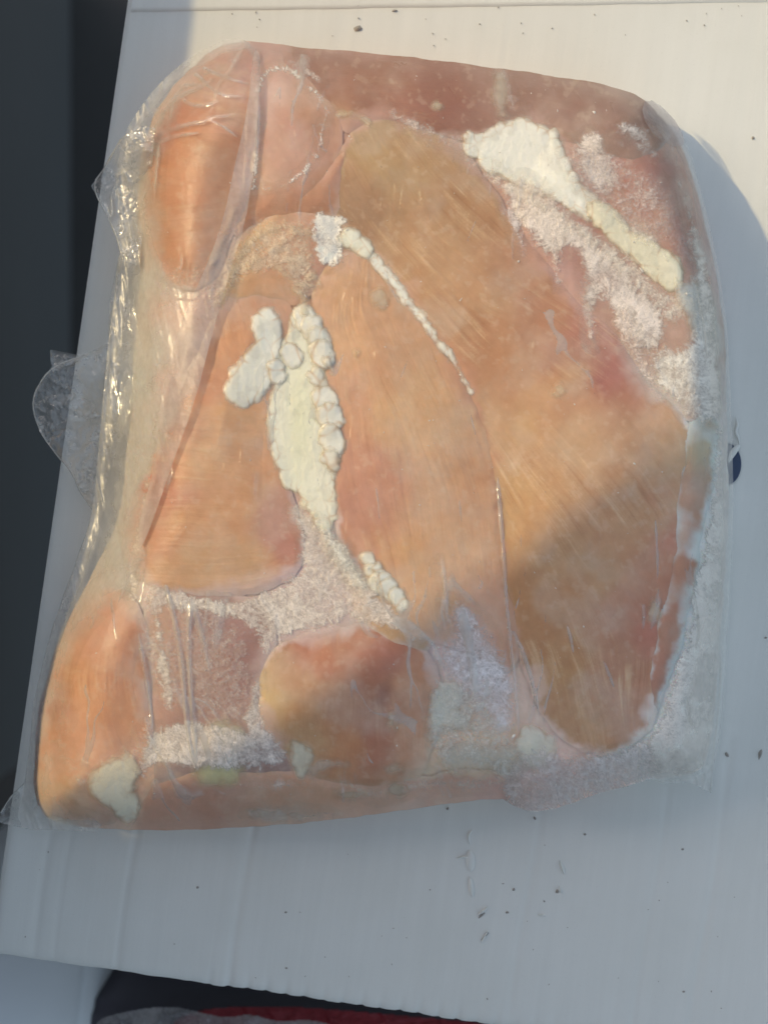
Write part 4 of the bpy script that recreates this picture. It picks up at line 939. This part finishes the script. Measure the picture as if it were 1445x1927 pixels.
# added slab out of view, slanting outline traced to shade the lower right
def far_slab(X=-.90, thick=.1):
    e = [(-500, 1640), (236, 1560), (500, 1536), (640, 1505), (860, 1395), (1515, 908), (2300, 330)]
    h = [sun_hit(px, py, X) for px, py in e]
    ys = -3.0
    V = [(X, a[1], a[2]) for a in h] + [(X, ys, h[-1][2]), (X, ys, -1.0), (X, h[0][1], -1.0)]
    n = len(V); q = to_sun * thick / abs(to_sun[0]); V += [(v[0] + q[0], v[1] + q[1], v[2] + q[2]) for v in V]
    F = [tuple(range(n)), tuple(range(2 * n - 1, n - 1, -1))] + [(i, n + i, n + (i + 1) % n, (i + 1) % n) for i in range(n)]
    return tag(mesh_obj('far_shade_slab', np.array(V), F, M_BLOCKER, None, smooth=False), kind='structure')
far_slab()

# added slab overhead, out of view, blocking high sky light on the left
rv = [(x, y, z) for z in (1.30, 1.36) for y in (-2.2, 2.2) for x in (-1.15, -.55)]
tag(mesh_obj('sky_blocker', np.array(rv), [(0, 2, 3, 1), (4, 5, 7, 6), (0, 1, 5, 4), (2, 6, 7, 3), (0, 4, 6, 2), (1, 3, 7, 5)], M_BLOCKER, None, smooth=False), kind='structure')

# pale box lower down at the bottom left
M_PALE = simple('pale_plastic', (.80, .84, .88), .5, None, .1)
def block(name, c, sx_, sy_, z0, z1, rot, mat, bev=.006):
    import bmesh
    bm = bmesh.new(); bmesh.ops.create_cube(bm, size=1)
    for v in bm.verts: v.co = Vector((v.co.x * sx_, v.co.y * sy_, (v.co.z + .5) * (z1 - z0)))
    bmesh.ops.bevel(bm, geom=bm.edges[:], offset=bev, segments=3, affect='EDGES')
    me = bpy.data.meshes.new(name); bm.to_mesh(me); bm.free(); me.materials.append(mat)
    for p__ in me.polygons: p__.use_smooth = True
    o = bpy.data.objects.new(name, me); sc.collection.objects.link(o); o.location = (c[0], c[1], z0); o.rotation_euler = (0, 0, rot)
    return o
c = P(-60, 1985, -.15)
lid = block('plastic_tub', c, .12, .12, -.60, -.15, R(-6), M_PALE)
tag(lid, 'pale blue white tub lower down beyond the near left corner of the box', 'tub')
# red bag with crumpled clear plastic on it, lower down at the bottom
def crumple(name, poly, z0, hgt, mat, seed, ws=40, n=90, root_=None):
    poly = chaikin(np.array(poly, float), 2); lo = poly.min(0); hi = poly.max(0)
    xs = np.linspace(lo[0], hi[0], n * 2); ys = np.linspace(lo[1], hi[1], n); A, B = np.meshgrid(xs, ys)
    q = np.roll(poly, -1, 0); d2 = np.full(A.shape, 1e12); ins = np.zeros(A.shape, bool)
    for (ax, ay), (bx, by) in zip(poly, q):
        ex, ey = bx - ax, by - ay; t_ = np.clip(((A - ax) * ex + (B - ay) * ey) / (ex * ex + ey * ey + 1e-9), 0, 1)
        d2 = np.minimum(d2, (A - ax - t_ * ex) ** 2 + (B - ay - t_ * ey) ** 2)
        if ay != by: ins ^= ((ay > B) != (by > B)) & (A < (bx - ax) * (B - ay) / (by - ay) + ax)
    d = np.where(ins, 1, -1) * np.sqrt(d2)
    z = z0 + hgt * np.clip(d / 60, -.3, 1) + hgt * .35 * (ridged(A, B, ws, 3, seed) - .3)
    cell = ins[:-1, :-1] | ins[1:, :-1] | ins[:-1, 1:] | ins[1:, 1:]
    k = (HC - z) / HC
    V = np.stack([((A - 722.5) * S * k).ravel(), (-(B - 963.5) * S * k).ravel(), z.ravel()], 1)
    idx = np.arange(A.size).reshape(A.shape)
    F = np.stack([idx[:-1, :-1][cell], idx[1:, :-1][cell], idx[1:, 1:][cell], idx[:-1, 1:][cell]], 1)
    us = np.unique(F); mp_ = -np.ones(A.size, int); mp_[us] = np.arange(len(us))
    return mesh_obj(name, V[us], mp_[F], mat, root_, attrs={'fade': np.ones((len(us), 3))}, origin=tuple(V[us].mean(0)))
M_RED = simple('red_plastic', (.36, .035, .05), .45, None, .3)
M_CLR = film_material('crumpled_film', milk=.55, tint=(.70, .68, .70), rough=.2)
tag(crumple('red_package', [(330,1906),(480,1893),(620,1900),(760,1913),(960,1932),(1100,2000),(900,2100),(400,2100),(300,2000)], -.10, .012, M_RED, 5), 'red plastic package lying lower down past the near edge of the box', 'package')
tag(crumple('crumpled_plastic', [(176,1925),(220,1908),(320,1892),(370,1906),(430,1918),(470,1908),(520,1925),(600,1918),(680,1960),(620,2060),(300,2080),(180,2000)], -.075, .016, M_CLR, 6), 'crumpled clear plastic lying on the red package', 'plastic wrap')
M_NAVY = simple('dark_liner', (.13, .12, .145), .6, None, .3)
tag(block('dark_crate', P(830, 2150, -.20), .40, .16, -.60, -.16, R(-4), M_NAVY), 'dark navy crate under the red package in the shade of the box', 'crate')
